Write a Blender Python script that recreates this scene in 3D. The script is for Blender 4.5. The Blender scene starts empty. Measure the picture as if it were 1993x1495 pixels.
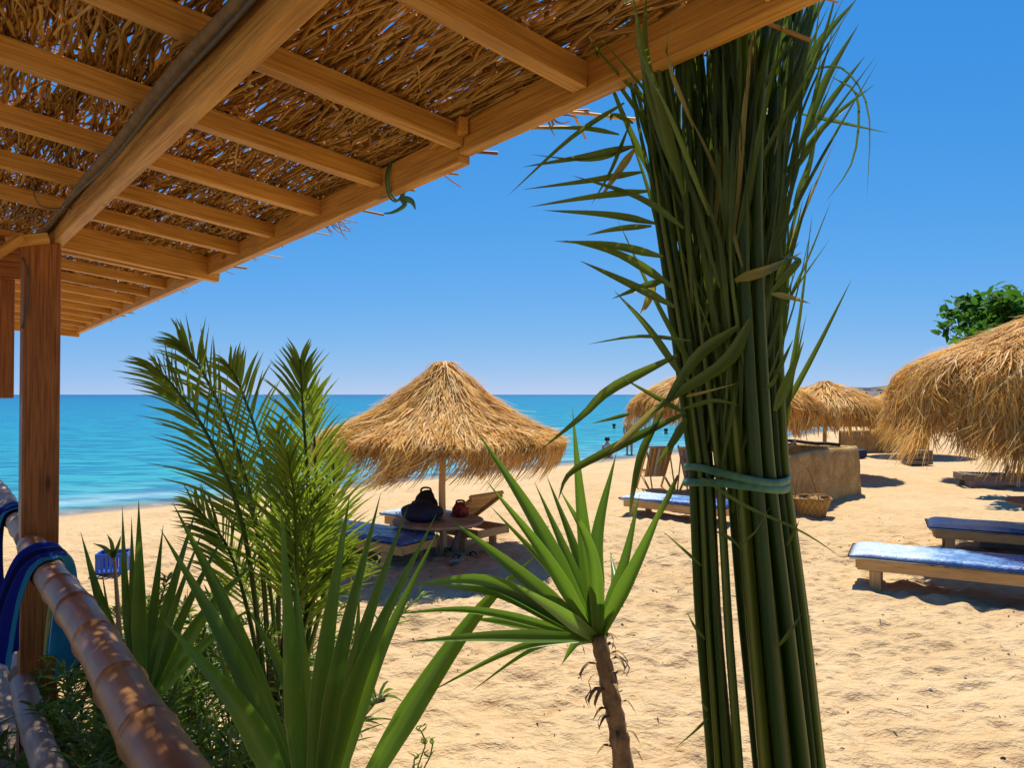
import bpy, math, random
import numpy as np
from mathutils import Vector, Matrix
random.seed(7); RNG = np.random.default_rng(7)
R = math.radians
SC = bpy.context.scene
COL = SC.collection

# ------------------------------------------------------------------ camera, sky, sun, exposure
EYE = 2.1                      # eye height above the sand
FPX, CX, CY = 1410.0, 996.5, 747.5
PITCH = (768 - CY) / FPX
cam_d = bpy.data.cameras.new('camera'); cam = bpy.data.objects.new('camera', cam_d); COL.objects.link(cam)
cam_d.sensor_width = 36; cam_d.lens = 36 * FPX / 1993; cam_d.clip_start = .05; cam_d.clip_end = 20000
cam.location = (0, 0, EYE); cam.rotation_euler = (math.pi / 2 + PITCH, 0, 0)
SC.camera = cam

SUN_EL, SUN_AZ = R(66), R(8)    # azimuth measured from +Y towards +X
world = bpy.data.worlds.new('World'); SC.world = world; world.use_nodes = True
wn = world.node_tree; wn.nodes.clear()
sky = wn.nodes.new('ShaderNodeTexSky'); sky.sky_type = 'NISHITA'; sky.sun_disc = False
sky.sun_elevation = SUN_EL; sky.sun_rotation = SUN_AZ; sky.altitude = 0
sky.air_density = 1.0; sky.dust_density = 0.1; sky.ozone_density = 3.0
tco = wn.nodes.new('ShaderNodeTexCoord'); va = wn.nodes.new('ShaderNodeVectorMath'); va.operation = 'ADD'; va.inputs[1].default_value = (0, 0, .13)
wn.links.new(tco.outputs['Generated'], va.inputs[0]); wn.links.new(va.outputs[0], sky.inputs[0])
bg = wn.nodes.new('ShaderNodeBackground'); bg.inputs['Strength'].default_value = 0.1
wo = wn.nodes.new('ShaderNodeOutputWorld')
sep = wn.nodes.new('ShaderNodeSeparateColor'); com = wn.nodes.new('ShaderNodeCombineColor'); wn.links.new(sky.outputs[0], sep.inputs[0])
for ch, (k, pw) in enumerate(((33.7 * .05 ** 2.6 * 7.5, 2.6), (2.09 * .05 * 7.5, 1.0), (1.50 * .05 ** .5 * 7.5, .5))):   # clear deep-blue holiday sky
    p_ = wn.nodes.new('ShaderNodeMath'); p_.operation = 'POWER'; p_.inputs[1].default_value = pw; m_ = wn.nodes.new('ShaderNodeMath'); m_.operation = 'MULTIPLY'; m_.inputs[1].default_value = k
    wn.links.new(sep.outputs[ch], p_.inputs[0]); wn.links.new(p_.outputs[0], m_.inputs[0]); wn.links.new(m_.outputs[0], com.inputs[ch])
mn = wn.nodes.new('ShaderNodeMath'); mn.operation = 'MINIMUM'; mn.inputs[1].default_value = 6.4; wn.links.new(m_.outputs[0], mn.inputs[0]); wn.links.new(mn.outputs[0], com.inputs[2])
wn.links.new(com.outputs[0], bg.inputs[0]); wn.links.new(bg.outputs[0], wo.inputs[0])
sun_d = bpy.data.lights.new('sun', 'SUN'); sun_d.energy = 5.0; sun_d.angle = R(.53); sun_d.color = (1, .935, .81)
sun = bpy.data.objects.new('sun', sun_d); COL.objects.link(sun)
sdir = Vector((math.sin(SUN_AZ) * math.cos(SUN_EL), math.cos(SUN_AZ) * math.cos(SUN_EL), math.sin(SUN_EL)))
sun.rotation_euler = sdir.to_track_quat('Z', 'Y').to_euler(); sun.location = (0, 0, 30)
SC.view_settings.view_transform = 'Standard'; SC.view_settings.look = 'None'
SC.view_settings.exposure = .43; SC.view_settings.gamma = 1; SC.view_settings.use_curve_mapping = False
SC.render.engine = 'CYCLES'
SC.cycles.use_denoising = True; SC.cycles.max_bounces = 10; SC.cycles.diffuse_bounces = 5; SC.cycles.transparent_max_bounces = 10
SC.cycles.caustics_reflective = False; SC.cycles.caustics_refractive = False; SC.cycles.sample_clamp_indirect = 8

# ------------------------------------------------------------------ helpers: position
def ray(px, py):
    a, b = (px - CX) / FPX, (CY - py) / FPX
    return Vector((a, math.cos(PITCH) - b * math.sin(PITCH), math.sin(PITCH) + b * math.cos(PITCH)))
def at(px, py, y):
    d = ray(px, py); return Vector((0, 0, EYE)) + d * (y / d.y)
def at_z(px, py, z):
    d = ray(px, py); return Vector((0, 0, EYE)) + d * ((z - EYE) / d.z)
D1 = Vector((-.6239, .7815, 0)); D2 = Vector((.7815, .6239, 0))   # along the eave / along the rafters
def uv(u, v, z):                                                # pergola axes, z from eye level
    return D2 * u + D1 * v + Vector((0, 0, EYE + z))
def g_at(px, py):
    d = ray(px, py); t = 1.0
    while t < 400:
        p = Vector((0, 0, EYE)) + d * t
        if p.z <= float(ground_z(np.array([p.x]), np.array([p.y]), False)[0]): break
        t *= 1.002
    return Vector((p.x, p.y, gz(p.x, p.y)))

# ------------------------------------------------------------------ helpers: objects
ORG = {}
def thing(name, label, cat, loc=(0, 0, 0), group=None, rz=0):
    o = bpy.data.objects.new(name, None); COL.objects.link(o); o.location = loc; o.rotation_euler = (0, 0, rz)
    o.empty_display_size = .1
    tag(o, label, cat, group); ORG[o.name] = Vector(loc); return o
def tag(o, label=None, cat=None, group=None, kind=None):
    if label: o['label'] = label
    if cat: o['category'] = cat
    if group: o['group'] = group
    if kind: o['kind'] = kind
    return o
def link(name, me, mat, parent=None, org=None, smooth=False):
    o = bpy.data.objects.new(name, me); COL.objects.link(o)
    if mat: me.materials.append(mat)
    if parent: o.parent = parent; ORG[o.name] = ORG[parent.name]
    else: o.location = org or (0, 0, 0); ORG[o.name] = Vector(org or (0, 0, 0))
    if smooth and len(me.polygons): me.polygons.foreach_set('use_smooth', [True] * len(me.polygons))
    return o
def base_of(parent, org):
    return ORG[parent.name] if parent else Vector(org or (0, 0, 0))
def mk_np(name, V, Q, mat, parent=None, org=None, uvs=None, rnd=None, smooth=True):
    """V (n,3), Q (m,4) numpy quads; uvs/rnd per vertex"""
    V = np.asarray(V, dtype=np.float64) - np.array(base_of(parent, org))
    Q = np.asarray(Q, dtype=np.int32); k = Q.shape[1]
    me = bpy.data.meshes.new(name)
    me.vertices.add(len(V)); me.vertices.foreach_set('co', V.astype(np.float32).ravel())
    me.loops.add(Q.size); me.loops.foreach_set('vertex_index', Q.ravel())
    me.polygons.add(len(Q)); me.polygons.foreach_set('loop_start', np.arange(0, Q.size, k, dtype=np.int32))
    me.update(calc_edges=True)
    if uvs is not None:
        l = me.uv_layers.new(name='UVMap'); l.data.foreach_set('uv', np.asarray(uvs, dtype=np.float32)[Q.ravel()].ravel())
    if rnd is not None:
        a = me.attributes.new('rnd', 'FLOAT', 'POINT'); a.data.foreach_set('value', np.asarray(rnd, dtype=np.float32))
    me.validate()
    return link(name, me, mat, parent, org, smooth)
class MB:
    def __init__(s): s.v = []; s.f = []; s.u = []
    def box(s, c, size, rot=None, taper=1):
        hx, hy, hz = [i / 2 for i in size]; c = Vector(c); m = rot or Matrix.Identity(3); b = len(s.v)
        ax = max(range(3), key=lambda i: size[i]); o1 = random.random() * 3
        L = []
        for x, y, z in ((-1,-1,-1),(1,-1,-1),(1,1,-1),(-1,1,-1),(-1,-1,1),(1,-1,1),(1,1,1),(-1,1,1)):
            t = taper if z < 0 else 1
            p = Vector((x*hx*t, y*hy*t, z*hz)); L.append(p); s.v.append(c + m @ p)
        for fi, q in enumerate(((0,3,2,1),(4,5,6,7),(0,1,5,4),(1,2,6,5),(2,3,7,6),(3,0,4,7))):
            s.f.append(tuple(b + i for i in q)); r = []
            for i in q:
                p = L[i]; others = [p[j] for j in range(3) if j != ax]
                r.append((others[0] + others[1] + fi * .37 + o1, p[ax] + o1))
            s.u.append(r)
        return s
    def beam(s, p0, p1, w, h, up=Vector((0, 0, 1))):
        p0, p1 = Vector(p0), Vector(p1); d = p1 - p0; L = d.length; d.normalize()
        side = d.cross(up).normalized(); n = side.cross(d).normalized()
        m = Matrix((d, side, n)).transposed()
        return s.box((p0 + p1) / 2 + n * h / 2, (L, w, h), m)
    def tube(s, pts, rad, n=8, cap=True, shape=None):
        pts = [Vector(p) for p in pts]; b = len(s.v); K = len(pts)
        rad = rad if isinstance(rad, (list, tuple)) else [rad] * K
        ref = None; acc = 0; o1 = random.random() * 3
        vs = []
        for i, p in enumerate(pts):
            t = (pts[min(i+1, K-1)] - pts[max(i-1, 0)]).normalized()
            if ref is None:
                ref = Vector((0, 0, 1)) if abs(t.z) < .9 else Vector((1, 0, 0))
            x = (ref - t * ref.dot(t)).normalized(); y = t.cross(x); ref = x
            if i: acc += (p - pts[i-1]).length
            vs.append(acc + o1)
            for k in range(n):
                a = 2 * math.pi * k / n; s.v.append(p + (x * math.cos(a) + y * math.sin(a)) * rad[i] * (shape(a) if shape else 1))
        for i in range(K - 1):
            for k in range(n):
                k2 = (k + 1) % n
                s.f.append((b+i*n+k, b+i*n+k2, b+(i+1)*n+k2, b+(i+1)*n+k))
                w0, w1 = k / n * .3, (k + 1) / n * .3
                s.u.append([(w0, vs[i]), (w1, vs[i]), (w1, vs[i+1]), (w0, vs[i+1])])
        if cap:
            s.f.append(tuple(b + k for k in reversed(range(n)))); s.u.append([(math.cos(2*math.pi*k/n)*rad[0], math.sin(2*math.pi*k/n)*rad[0]) for k in reversed(range(n))])
            e = b + (K-1)*n
            s.f.append(tuple(e + k for k in range(n))); s.u.append([(math.cos(2*math.pi*k/n)*rad[-1], math.sin(2*math.pi*k/n)*rad[-1]) for k in range(n)])
        return s
    def sheet(s, grid):
        b = len(s.v); n = len(grid); m = len(grid[0])
        for r in grid: s.v.extend(Vector(p) for p in r)
        for i in range(n-1):
            for j in range(m-1):
                s.f.append((b+i*m+j, b+i*m+j+1, b+(i+1)*m+j+1, b+(i+1)*m+j))
                s.u.append([(j/(m-1), i/(n-1)), ((j+1)/(m-1), i/(n-1)), ((j+1)/(m-1), (i+1)/(n-1)), (j/(m-1), (i+1)/(n-1))])
        return s
    def lathe(s, c, prof, n=20, sx=1, sy=1):
        c = Vector(c)
        return s.sheet([[c + Vector((r*sx*math.cos(2*math.pi*k/n), r*sy*math.sin(2*math.pi*k/n), z)) for k in range(n+1)] for r, z in prof])
    def build(s, name, mat, parent=None, org=None, smooth=False, bevel=0):
        me = bpy.data.meshes.new(name); b = base_of(parent, org)
        me.from_pydata([tuple(v - b) for v in s.v], [], s.f)
        l = me.uv_layers.new(name='UVMap'); l.data.foreach_set('uv', [c for r in s.u for q in r for c in q])
        o = link(name, me, mat, parent, org, smooth)
        if bevel:
            m = o.modifiers.new('edge', 'BEVEL'); m.width = bevel; m.segments = 2; m.limit_method = 'ANGLE'
        return o
def copy_tree(o, parent=None):
    c = o.copy(); COL.objects.link(c); c.parent = parent
    for ch in o.children: copy_tree(ch, c)
    return c
def spline(pts, n):
    """Catmull-Rom through pts -> n+1 points"""
    P = [Vector(p) for p in pts]; P = [P[0]*2 - P[1]] + P + [P[-1]*2 - P[-2]]
    out = []; K = len(P) - 3
    for i in range(n + 1):
        t = i / n * K; k = min(int(t), K - 1); t -= k
        a, b, c, d = P[k:k+4]
        out.append(.5 * ((2*b) + (c-a)*t + (2*a-5*b+4*c-d)*t*t + (3*b-a-3*c+d)*t*t*t))
    return out
def prof_yucca(s): return (.60 + .40 * min(s / .3, 1)) * (1 if s < .32 else max(0, 1 - ((s - .32) / .68) ** 1.15))
def prof_leaflet(s): return (.35 + .65 * min(s / .22, 1)) * (1 if s < .25 else max(0, 1 - ((s - .25) / .75) ** 1.5))
def blade_geo(pts, w, hint, fold, n, prof, twist=0):
    P = spline(pts, n); V = []; U = []; acc = 0
    for i, p in enumerate(P):
        t = (P[min(i+1, n)] - P[max(i-1, 0)]).normalized(); s = i / n
        side = t.cross(hint).normalized(); nrm = side.cross(t)
        if twist:
            a = twist * s; side, nrm = side*math.cos(a) + nrm*math.sin(a), nrm*math.cos(a) - side*math.sin(a)
        hw = w / 2 * max(prof(s), .015)
        if i: acc += (p - P[i-1]).length
        for k, c in ((-1, 0), (-.5, .3), (0, .5), (.5, .7), (1, 1)):
            V.append(p + side * hw * k + nrm * (fold * hw * abs(k) ** 1.4)); U.append((c, acc))
    Q = [(i*5+k, i*5+k+1, i*5+k+6, i*5+k+5) for i in range(n) for k in range(4)]
    return V, Q, U
def blade(name, pts, w, mat, parent, hint=(0, -1, .6), fold=.3, n=12, prof=prof_yucca, twist=0):
    V, Q, U = blade_geo(pts, w, Vector(hint), fold, n, prof, twist)
    return mk_np(name, [tuple(v) for v in V], Q, mat, parent, uvs=U)
def ribbons(P, W, side, rnd):
    """P (N,K,3) centre lines, W (N,K) half widths, side (N,K,3) -> verts, quads, rnd, uv"""
    N, K, _ = P.shape
    V = np.stack([P - side * W[..., None], P + side * W[..., None]], axis=2).reshape(-1, 3)
    i = np.arange(N)[:, None] * K * 2 + np.arange(K - 1)[None, :] * 2
    Q = np.stack([i, i + 1, i + 3, i + 2], axis=-1).reshape(-1, 4)
    u = np.zeros((N, K, 2, 2)); u[:, :, 1, 0] = 1; u[..., 1] = np.linspace(0, 1, K)[None, :, None]
    return V, Q, np.repeat(rnd, K * 2), u.reshape(-1, 2)
def tubes(P, rad, n=4):
    """P (N,K,3), rad (N,K)"""
    N, K, _ = P.shape
    T = np.gradient(P, axis=1); T /= np.linalg.norm(T, axis=2, keepdims=True) + 1e-9
    ref = np.where(np.abs(T[..., 2:3]) < .9, np.array([0, 0, 1.]), np.array([1., 0, 0]))
    X = np.cross(T, ref); X /= np.linalg.norm(X, axis=2, keepdims=True) + 1e-9; Y = np.cross(T, X)
    a = np.arange(n) * 2 * np.pi / n
    V = P[:, :, None] + (X[:, :, None] * np.cos(a)[None, None, :, None] + Y[:, :, None] * np.sin(a)[None, None, :, None]) * rad[:, :, None, None]
    i = np.arange(N)[:, None, None] * K * n + np.arange(K - 1)[None, :, None] * n; k = np.arange(n)[None, None, :]; k2 = (k + 1) % n
    Q = np.stack(np.broadcast_arrays(i + k, i + k2, i + n + k2, i + n + k), axis=-1).reshape(-1, 4)
    return V.reshape(-1, 3), Q
_GR = [np.random.default_rng(50 + i).random((256, 256)) for i in range(12)]
def vn(x, y, scale, seed):
    g = _GR[seed % 12]; x = np.asarray(x) / scale + seed * 17.3; y = np.asarray(y) / scale + seed * 9.1
    xi = np.floor(x).astype(int); yi = np.floor(y).astype(int); fx = x - xi; fy = y - yi
    fx = fx*fx*(3-2*fx); fy = fy*fy*(3-2*fy)
    q = lambda a, b: g[a % 256, b % 256]
    return (q(xi,yi)*(1-fx)+q(xi+1,yi)*fx)*(1-fy) + (q(xi,yi+1)*(1-fx)+q(xi+1,yi+1)*fx)*fy - .5

# ------------------------------------------------------------------ helpers: materials
class NT:
    def __init__(s, name):
        s.m = bpy.data.materials.new(name); s.m.use_nodes = True; s.t = s.m.node_tree; s.t.nodes.clear()
        s.out = s.n('OutputMaterial')
    def n(s, typ, **kw):
        nd = s.t.nodes.new('ShaderNode' + typ)
        for k, v in kw.items():
            if hasattr(nd, k) and k not in nd.inputs: setattr(nd, k, v)
            else: s.set(nd.inputs[k.replace('_', ' ')] if k.replace('_', ' ') in nd.inputs else nd.inputs[k], v)
        return nd
    def set(s, inp, v):
        if isinstance(v, bpy.types.NodeSocket): s.t.links.new(v, inp)
        elif isinstance(v, bpy.types.Node): s.t.links.new(v.outputs[0], inp)
        else:
            if isinstance(v, (tuple, list)) and len(v) == 3 and inp.type == 'RGBA': v = (*v, 1)
            inp.default_value = v
    def ramp(s, fac, stops, interp='LINEAR'):
        r = s.n('ValToRGB'); r.color_ramp.interpolation = interp; e = r.color_ramp.elements
        while len(e) < len(stops): e.new(.5)
        for x, (p, c) in zip(e, stops): x.position = p; x.color = (*c, 1)
        s.set(r.inputs[0], fac); return r
    def coord(s, out='Object', scale=(1, 1, 1), rot=(0, 0, 0)):
        c = s.n('TexCoord'); mp = s.n('Mapping'); mp.inputs['Scale'].default_value = scale; mp.inputs['Rotation'].default_value = rot
        s.t.links.new(c.outputs[out], mp.inputs['Vector']); return mp.outputs[0]
    def noise(s, vec, scale, detail=4, rough=.55):
        nd = s.n('TexNoise'); nd.inputs['Scale'].default_value = scale; nd.inputs['Detail'].default_value = detail; nd.inputs['Roughness'].default_value = rough
        if vec is not None: s.set(nd.inputs['Vector'], vec)
        return nd.outputs['Fac']
    def mix(s, f, a, b, mode='MIX'):
        nd = s.n('MixRGB'); nd.blend_type = mode; s.set(nd.inputs[0], f); s.set(nd.inputs[1], a); s.set(nd.inputs[2], b); return nd.outputs[0]
    def math(s, op, a, b=0.0):
        nd = s.n('Math'); nd.operation = op; s.set(nd.inputs[0], a); s.set(nd.inputs[1], b); return nd.outputs[0]
    def bump(s, h, strength=.3, dist=.01):
        nd = s.n('Bump'); nd.inputs['Strength'].default_value = strength; nd.inputs['Distance'].default_value = dist; s.set(nd.inputs['Height'], h); return nd.outputs[0]
    def princ(s, col, rough=.6, bump=None, spec=.4, **kw):
        p = s.n('BsdfPrincipled'); s.set(p.inputs['Base Color'], col); s.set(p.inputs['Roughness'], rough); p.inputs['Specular IOR Level'].default_value = spec
        if bump is not None: s.set(p.inputs['Normal'], bump)
        for k, v in kw.items(): s.set(p.inputs[k.replace('_', ' ')], v)
        return p.outputs[0]
    def done(s, sh): s.t.links.new(sh, s.out.inputs[0]); return s.m
    def rand(s): return s.n('ObjectInfo').outputs['Random']

def m_plain(name, col, rough=.6, var=.25, scale=8, spec=.4, bump=.15):
    t = NT(name); c = t.coord(); f = t.noise(c, scale, 5)
    lo = tuple(x * (1 - var) for x in col); hi = tuple(min(1, x * (1 + var)) for x in col)
    return t.done(t.princ(t.ramp(f, [(.3, lo), (.7, hi)]).outputs[0], rough, t.bump(t.noise(c, scale * 6, 3), bump, .005), spec))
def m_wood(name, a, b, rough=.6, knots=True, grain=1.0):
    t = NT(name); c = t.coord('UV', (44 * grain, 1.6, 1)); f = t.noise(c, 1.6, 6, .62)
    f2 = t.noise(t.coord('UV', (110 * grain, 3, 1)), 1.2, 3)
    col = t.ramp(f, [(.28, a), (.62, b)]).outputs[0]
    col = t.mix(.5, col, t.ramp(f2, [(.35, tuple(x * .55 for x in a)), (.6, b)]).outputs[0])
    # weathering blotches and per-piece tint
    w = t.noise(t.coord('UV', (3, 1.2, 1)), 1.3, 3)
    col = t.mix(t.ramp(w, [(.45, (0, 0, 0)), (.75, (.5, .5, .5))]).outputs[0], col, tuple(x * .55 for x in a))
    hsv = t.n('HueSaturation'); t.set(hsv.inputs['Value'], t.math('ADD', t.math('MULTIPLY', t.rand(), .35), .83)); t.set(hsv.inputs['Color'], col); col = hsv.outputs[0]
    if knots:
        vo = t.n('TexVoronoi'); vo.inputs['Scale'].default_value = 1.0; t.set(vo.inputs['Vector'], t.coord('UV', (7, 2.2, 1)))
        k = t.ramp(vo.outputs['Distance'], [(.05, (1, 1, 1)), (.13, (0, 0, 0))]).outputs[0]
        col = t.mix(k, col, tuple(x * .3 for x in a))
    return t.done(t.princ(col, rough, t.bump(f2, .35, .003), .3))
def m_leaf(name, dark, light, trans, tw=.35, rough=.38, stripes=14, edge=None):
    t = NT(name); c = t.coord('UV', (stripes, 1.5, 1)); f = t.noise(c, 1.0, 3); g = t.noise(t.coord('Object'), 2.5, 2)
    col = t.ramp(t.math('ADD', t.math('MULTIPLY', f, .6), t.math('MULTIPLY', t.rand(), .4)), [(.34, dark), (.66, light)]).outputs[0]
    col = t.mix(t.ramp(g, [(.4, (0, 0, 0)), (.8, (.6, .6, .6))]).outputs[0], col, trans)
    if edge:
        u = t.n('SeparateXYZ'); t.set(u.inputs[0], t.coord('UV')); e = t.math('ABSOLUTE', t.math('SUBTRACT', u.outputs[0], .5))
        col = t.mix(t.ramp(e, [(.44, (0, 0, 0)), (.5, (.75, .75, .75))]).outputs[0], col, edge)
    p = t.princ(col, rough, t.bump(f, .25, .004), .45 if rough < .6 else .12)
    tr = t.n('BsdfTranslucent'); t.set(tr.inputs[0], t.mix(.6, col, trans))
    mx = t.n('MixShader'); mx.inputs[0].default_value = tw; t.t.links.new(p, mx.inputs[1]); t.t.links.new(tr.outputs[0], mx.inputs[2])
    return t.done(mx.outputs[0])
def m_strand(name, cols, rough=.7, tw=.2):
    t = NT(name); a = t.n('Attribute'); a.attribute_name = 'rnd'
    col = t.ramp(a.outputs['Fac'], cols).outputs[0]
    c = t.noise(t.coord('Object'), 3, 3); col = t.mix(t.ramp(c, [(.4, (0, 0, 0)), (.75, (.45, .45, .45))]).outputs[0], col, tuple(x * .6 for x in cols[0][1]))
    p = t.princ(col, rough, None, .25); tr = t.n('BsdfTranslucent'); t.set(tr.inputs[0], col)
    mx = t.n('MixShader'); mx.inputs[0].default_value = tw; t.t.links.new(p, mx.inputs[1]); t.t.links.new(tr.outputs[0], mx.inputs[2])
    return t.done(mx.outputs[0])

M = {}
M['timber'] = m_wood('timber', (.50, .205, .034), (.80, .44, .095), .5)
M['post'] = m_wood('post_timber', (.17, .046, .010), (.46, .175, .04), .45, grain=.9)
M['lounger_wood'] = m_wood('lounger_wood', (.46, .25, .08), (.68, .43, .16), .65, knots=False)
M['grey_wood'] = m_wood('grey_wood', (.16, .11, .08), (.28, .20, .14), .75, knots=False)
M['pole_wood'] = m_wood('pole_wood', (.46, .28, .12), (.66, .45, .22), .65)
M['deck'] = m_wood('deck_wood', (.26, .17, .10), (.42, .30, .19), .7)
M['twig'] = m_strand('twig', [(0, (.34, .16, .03)), (.5, (.68, .39, .09)), (1, (.88, .62, .22))], .6, .38)
M['straw'] = m_strand('straw', [(0, (.40, .17, .028)), (.3, (.70, .37, .062)), (.7, (.88, .55, .125)), (1, (.93, .72, .30))], .5, .42)
M['straw_core'] = m_plain('straw_core', (.36, .19, .055), .85, .4, 14)
M['yucca'] = m_leaf('yucca_leaf', (.010, .055, .010), (.070, .185, .024), (.24, .42, .025), .38, .35, 9, (.34, .42, .09))
M['palm'] = m_leaf('palm_leaf', (.030, .085, .012), (.150, .240, .026), (.44, .56, .035), .46, .42, 5)
M['bundle_leaf'] = m_leaf('bundle_leaf', (.010, .042, .006), (.072, .135, .013), (.24, .33, .025), .36, .45, 6)
M['dry_leaf'] = m_leaf('dry_leaf', (.20, .19, .045), (.36, .33, .10), (.46, .40, .07), .38, .5, 6)
M['bush'] = m_leaf('bush_leaf', (.020, .070, .010), (.090, .19, .028), (.30, .44, .05), .38, .45, 5)
M['tree_leaf'] = m_leaf('tree_leaf', (.010, .050, .008), (.045, .150, .020), (.13, .32, .02), .32, .7, 5)
M['bark'] = m_plain('bark', (.30, .19, .085), .85, .5, 26, bump=.8)
M['white'] = m_plain('white_paint', (.74, .72, .68), .7, .06, 2)
M['dark'] = m_plain('dark_cloth', (.012, .012, .016), .8, .3, 20)
M['navy'] = m_plain('navy_cloth', (.012, .02, .055), .8, .3, 14)
M['red'] = m_plain('red_cloth', (.20, .035, .025), .8, .9, 22)
M['skin'] = m_plain('skin', (.42, .20, .11), .5, .1, 6)
M['hair'] = m_plain('hair', (.012, .009, .008), .5, .2, 30)
M['shorts'] = m_plain('teal_shorts', (.015, .07, .08), .7, .2, 10)
M['black'] = m_plain('black_plastic', (.012, .011, .010), .6, .3, 20)
M['crate'] = m_plain('blue_plastic', (.012, .09, .46), .4, .1, 6)
M['rope'] = m_plain('green_tape', (.06, .19, .10), .45, .35, 40, bump=.4)
M['greytape'] = m_plain('grey_sling', (.34, .29, .26), .8, .15, 10)
M['block'] = m_plain('grey_block', (.22, .22, .22), .9, .25, 10, bump=.5)
M['table'] = m_plain('table_top', (.34, .25, .17), .7, .25, 6)
M['cable'] = m_plain('cable', (.10, .085, .06), .6, .2, 20); M['bent'] = m_plain('bent_pole', (.20, .125, .045), .7, .35, 16, bump=.4)

def m_stalk():
    t = NT('palm_stalk'); c = t.coord('UV', (30, 1.2, 1)); f = t.noise(c, 1.0, 4)
    col = t.ramp(t.math('ADD', t.math('MULTIPLY', f, .55), t.math('MULTIPLY', t.rand(), .45)), [(.2, (.012, .045, .004)), (.5, (.050, .110, .009)), (.9, (.24, .29, .03))]).outputs[0]
    b = t.noise(t.coord('UV', (6, 2.5, 1)), 1.5, 3); col = t.mix(t.ramp(b, [(.55, (0, 0, 0)), (.75, (.7, .7, .7))]).outputs[0], col, (.11, .075, .025))
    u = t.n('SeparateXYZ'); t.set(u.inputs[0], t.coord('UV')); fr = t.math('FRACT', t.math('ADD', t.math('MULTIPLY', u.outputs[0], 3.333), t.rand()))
    col = t.mix(t.ramp(fr, [(.0, (0, 0, 0)), (.06, (.8, .8, .8)), (.10, (.8, .8, .8)), (.17, (0, 0, 0)), (.5, (0, 0, 0)), (.56, (.6, .6, .6)), (.62, (0, 0, 0))]).outputs[0], col, (.24, .27, .035))   # pale leaf-stalk margins, painted in as sunlit edge highlights
    p = t.princ(col, .42, t.bump(f, .3, .003), .35); tr = t.n('BsdfTranslucent'); t.set(tr.inputs[0], col)
    mx = t.n('MixShader'); mx.inputs[0].default_value = .18; t.t.links.new(p, mx.inputs[1]); t.t.links.new(tr.outputs[0], mx.inputs[2])
    return t.done(mx.outputs[0])
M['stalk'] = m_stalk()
def m_bamboo():
    t = NT('bamboo'); f = t.noise(t.coord('UV', (40, 1.4, 1)), 1.0, 5); g = t.noise(t.coord('UV', (5, 3, 1)), 1.6, 4)
    col = t.ramp(f, [(.3, (.29, .115, .032)), (.7, (.52, .27, .095))]).outputs[0]
    col = t.mix(t.ramp(g, [(.45, (0, 0, 0)), (.72, (.8, .8, .8))]).outputs[0], col, (.19, .075, .024))
    return t.done(t.princ(col, .42, t.bump(f, .3, .003), .4))
M['bamboo'] = m_bamboo()
def m_bamboo2():
    t = NT('grey_bamboo'); f = t.noise(t.coord('UV', (40, 1.4, 1)), 1.0, 5)
    return t.done(t.princ(t.ramp(f, [(.3, (.30, .20, .13)), (.7, (.48, .38, .28))]).outputs[0], .5, t.bump(f, .3, .003), .4))
M['bamboo_grey'] = m_bamboo2()
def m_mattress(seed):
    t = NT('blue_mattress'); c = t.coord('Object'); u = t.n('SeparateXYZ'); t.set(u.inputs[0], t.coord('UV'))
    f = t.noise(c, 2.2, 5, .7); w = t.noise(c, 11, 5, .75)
    k = t.math('ADD', u.outputs[1], t.math('MULTIPLY', t.math('SUBTRACT', f, .5), .9))          # pale sheen of the plastic cover painted into the foot end
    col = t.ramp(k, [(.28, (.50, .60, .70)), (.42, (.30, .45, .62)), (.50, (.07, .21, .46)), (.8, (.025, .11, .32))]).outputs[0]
    col = t.mix(t.ramp(w, [(.54, (0, 0, 0)), (.72, (.4, .4, .4))]).outputs[0], col, (.60, .68, .74))  # crinkle highlights put into the colour as whitish flecks
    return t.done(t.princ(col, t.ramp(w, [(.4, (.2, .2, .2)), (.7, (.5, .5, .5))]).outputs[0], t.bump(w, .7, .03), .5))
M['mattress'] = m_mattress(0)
def m_mud():
    t = NT('mud_plaster'); c = t.coord('Object'); f = t.noise(c, 3, 6, .65); g = t.noise(c, 22, 5, .7)
    col = t.ramp(f, [(.3, (.34, .20, .07)), (.5, (.54, .36, .145)), (.72, (.68, .49, .22))]).outputs[0]
    col = t.mix(t.ramp(g, [(.35, (.6, .6, .6)), (.6, (0, 0, 0))]).outputs[0], col, (.30, .17, .06))
    return t.done(t.princ(col, .95, t.bump(t.math('ADD', g, t.math('MULTIPLY', t.noise(c, 7, 4, .7), 2.0)), 1.0, .04), .1))
M['mud'] = m_mud()
def m_wicker():
    t = NT('wicker'); u = t.coord('UV', (40, 16, 1)); w = t.n('TexChecker'); t.set(w.inputs['Vector'], u); w.inputs['Scale'].default_value = 1.0
    col = t.mix(w.outputs['Fac'], (.42, .25, .08), (.22, .12, .035)); col = t.mix(.4, col, t.ramp(t.noise(t.coord(), 12, 4), [(.3, (.2, .1, .03)), (.7, (.55, .36, .13))]).outputs[0])
    return t.done(t.princ(col, .8, t.bump(w.outputs['Fac'], .6, .01), .2))
M['wicker'] = m_wicker()
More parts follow.
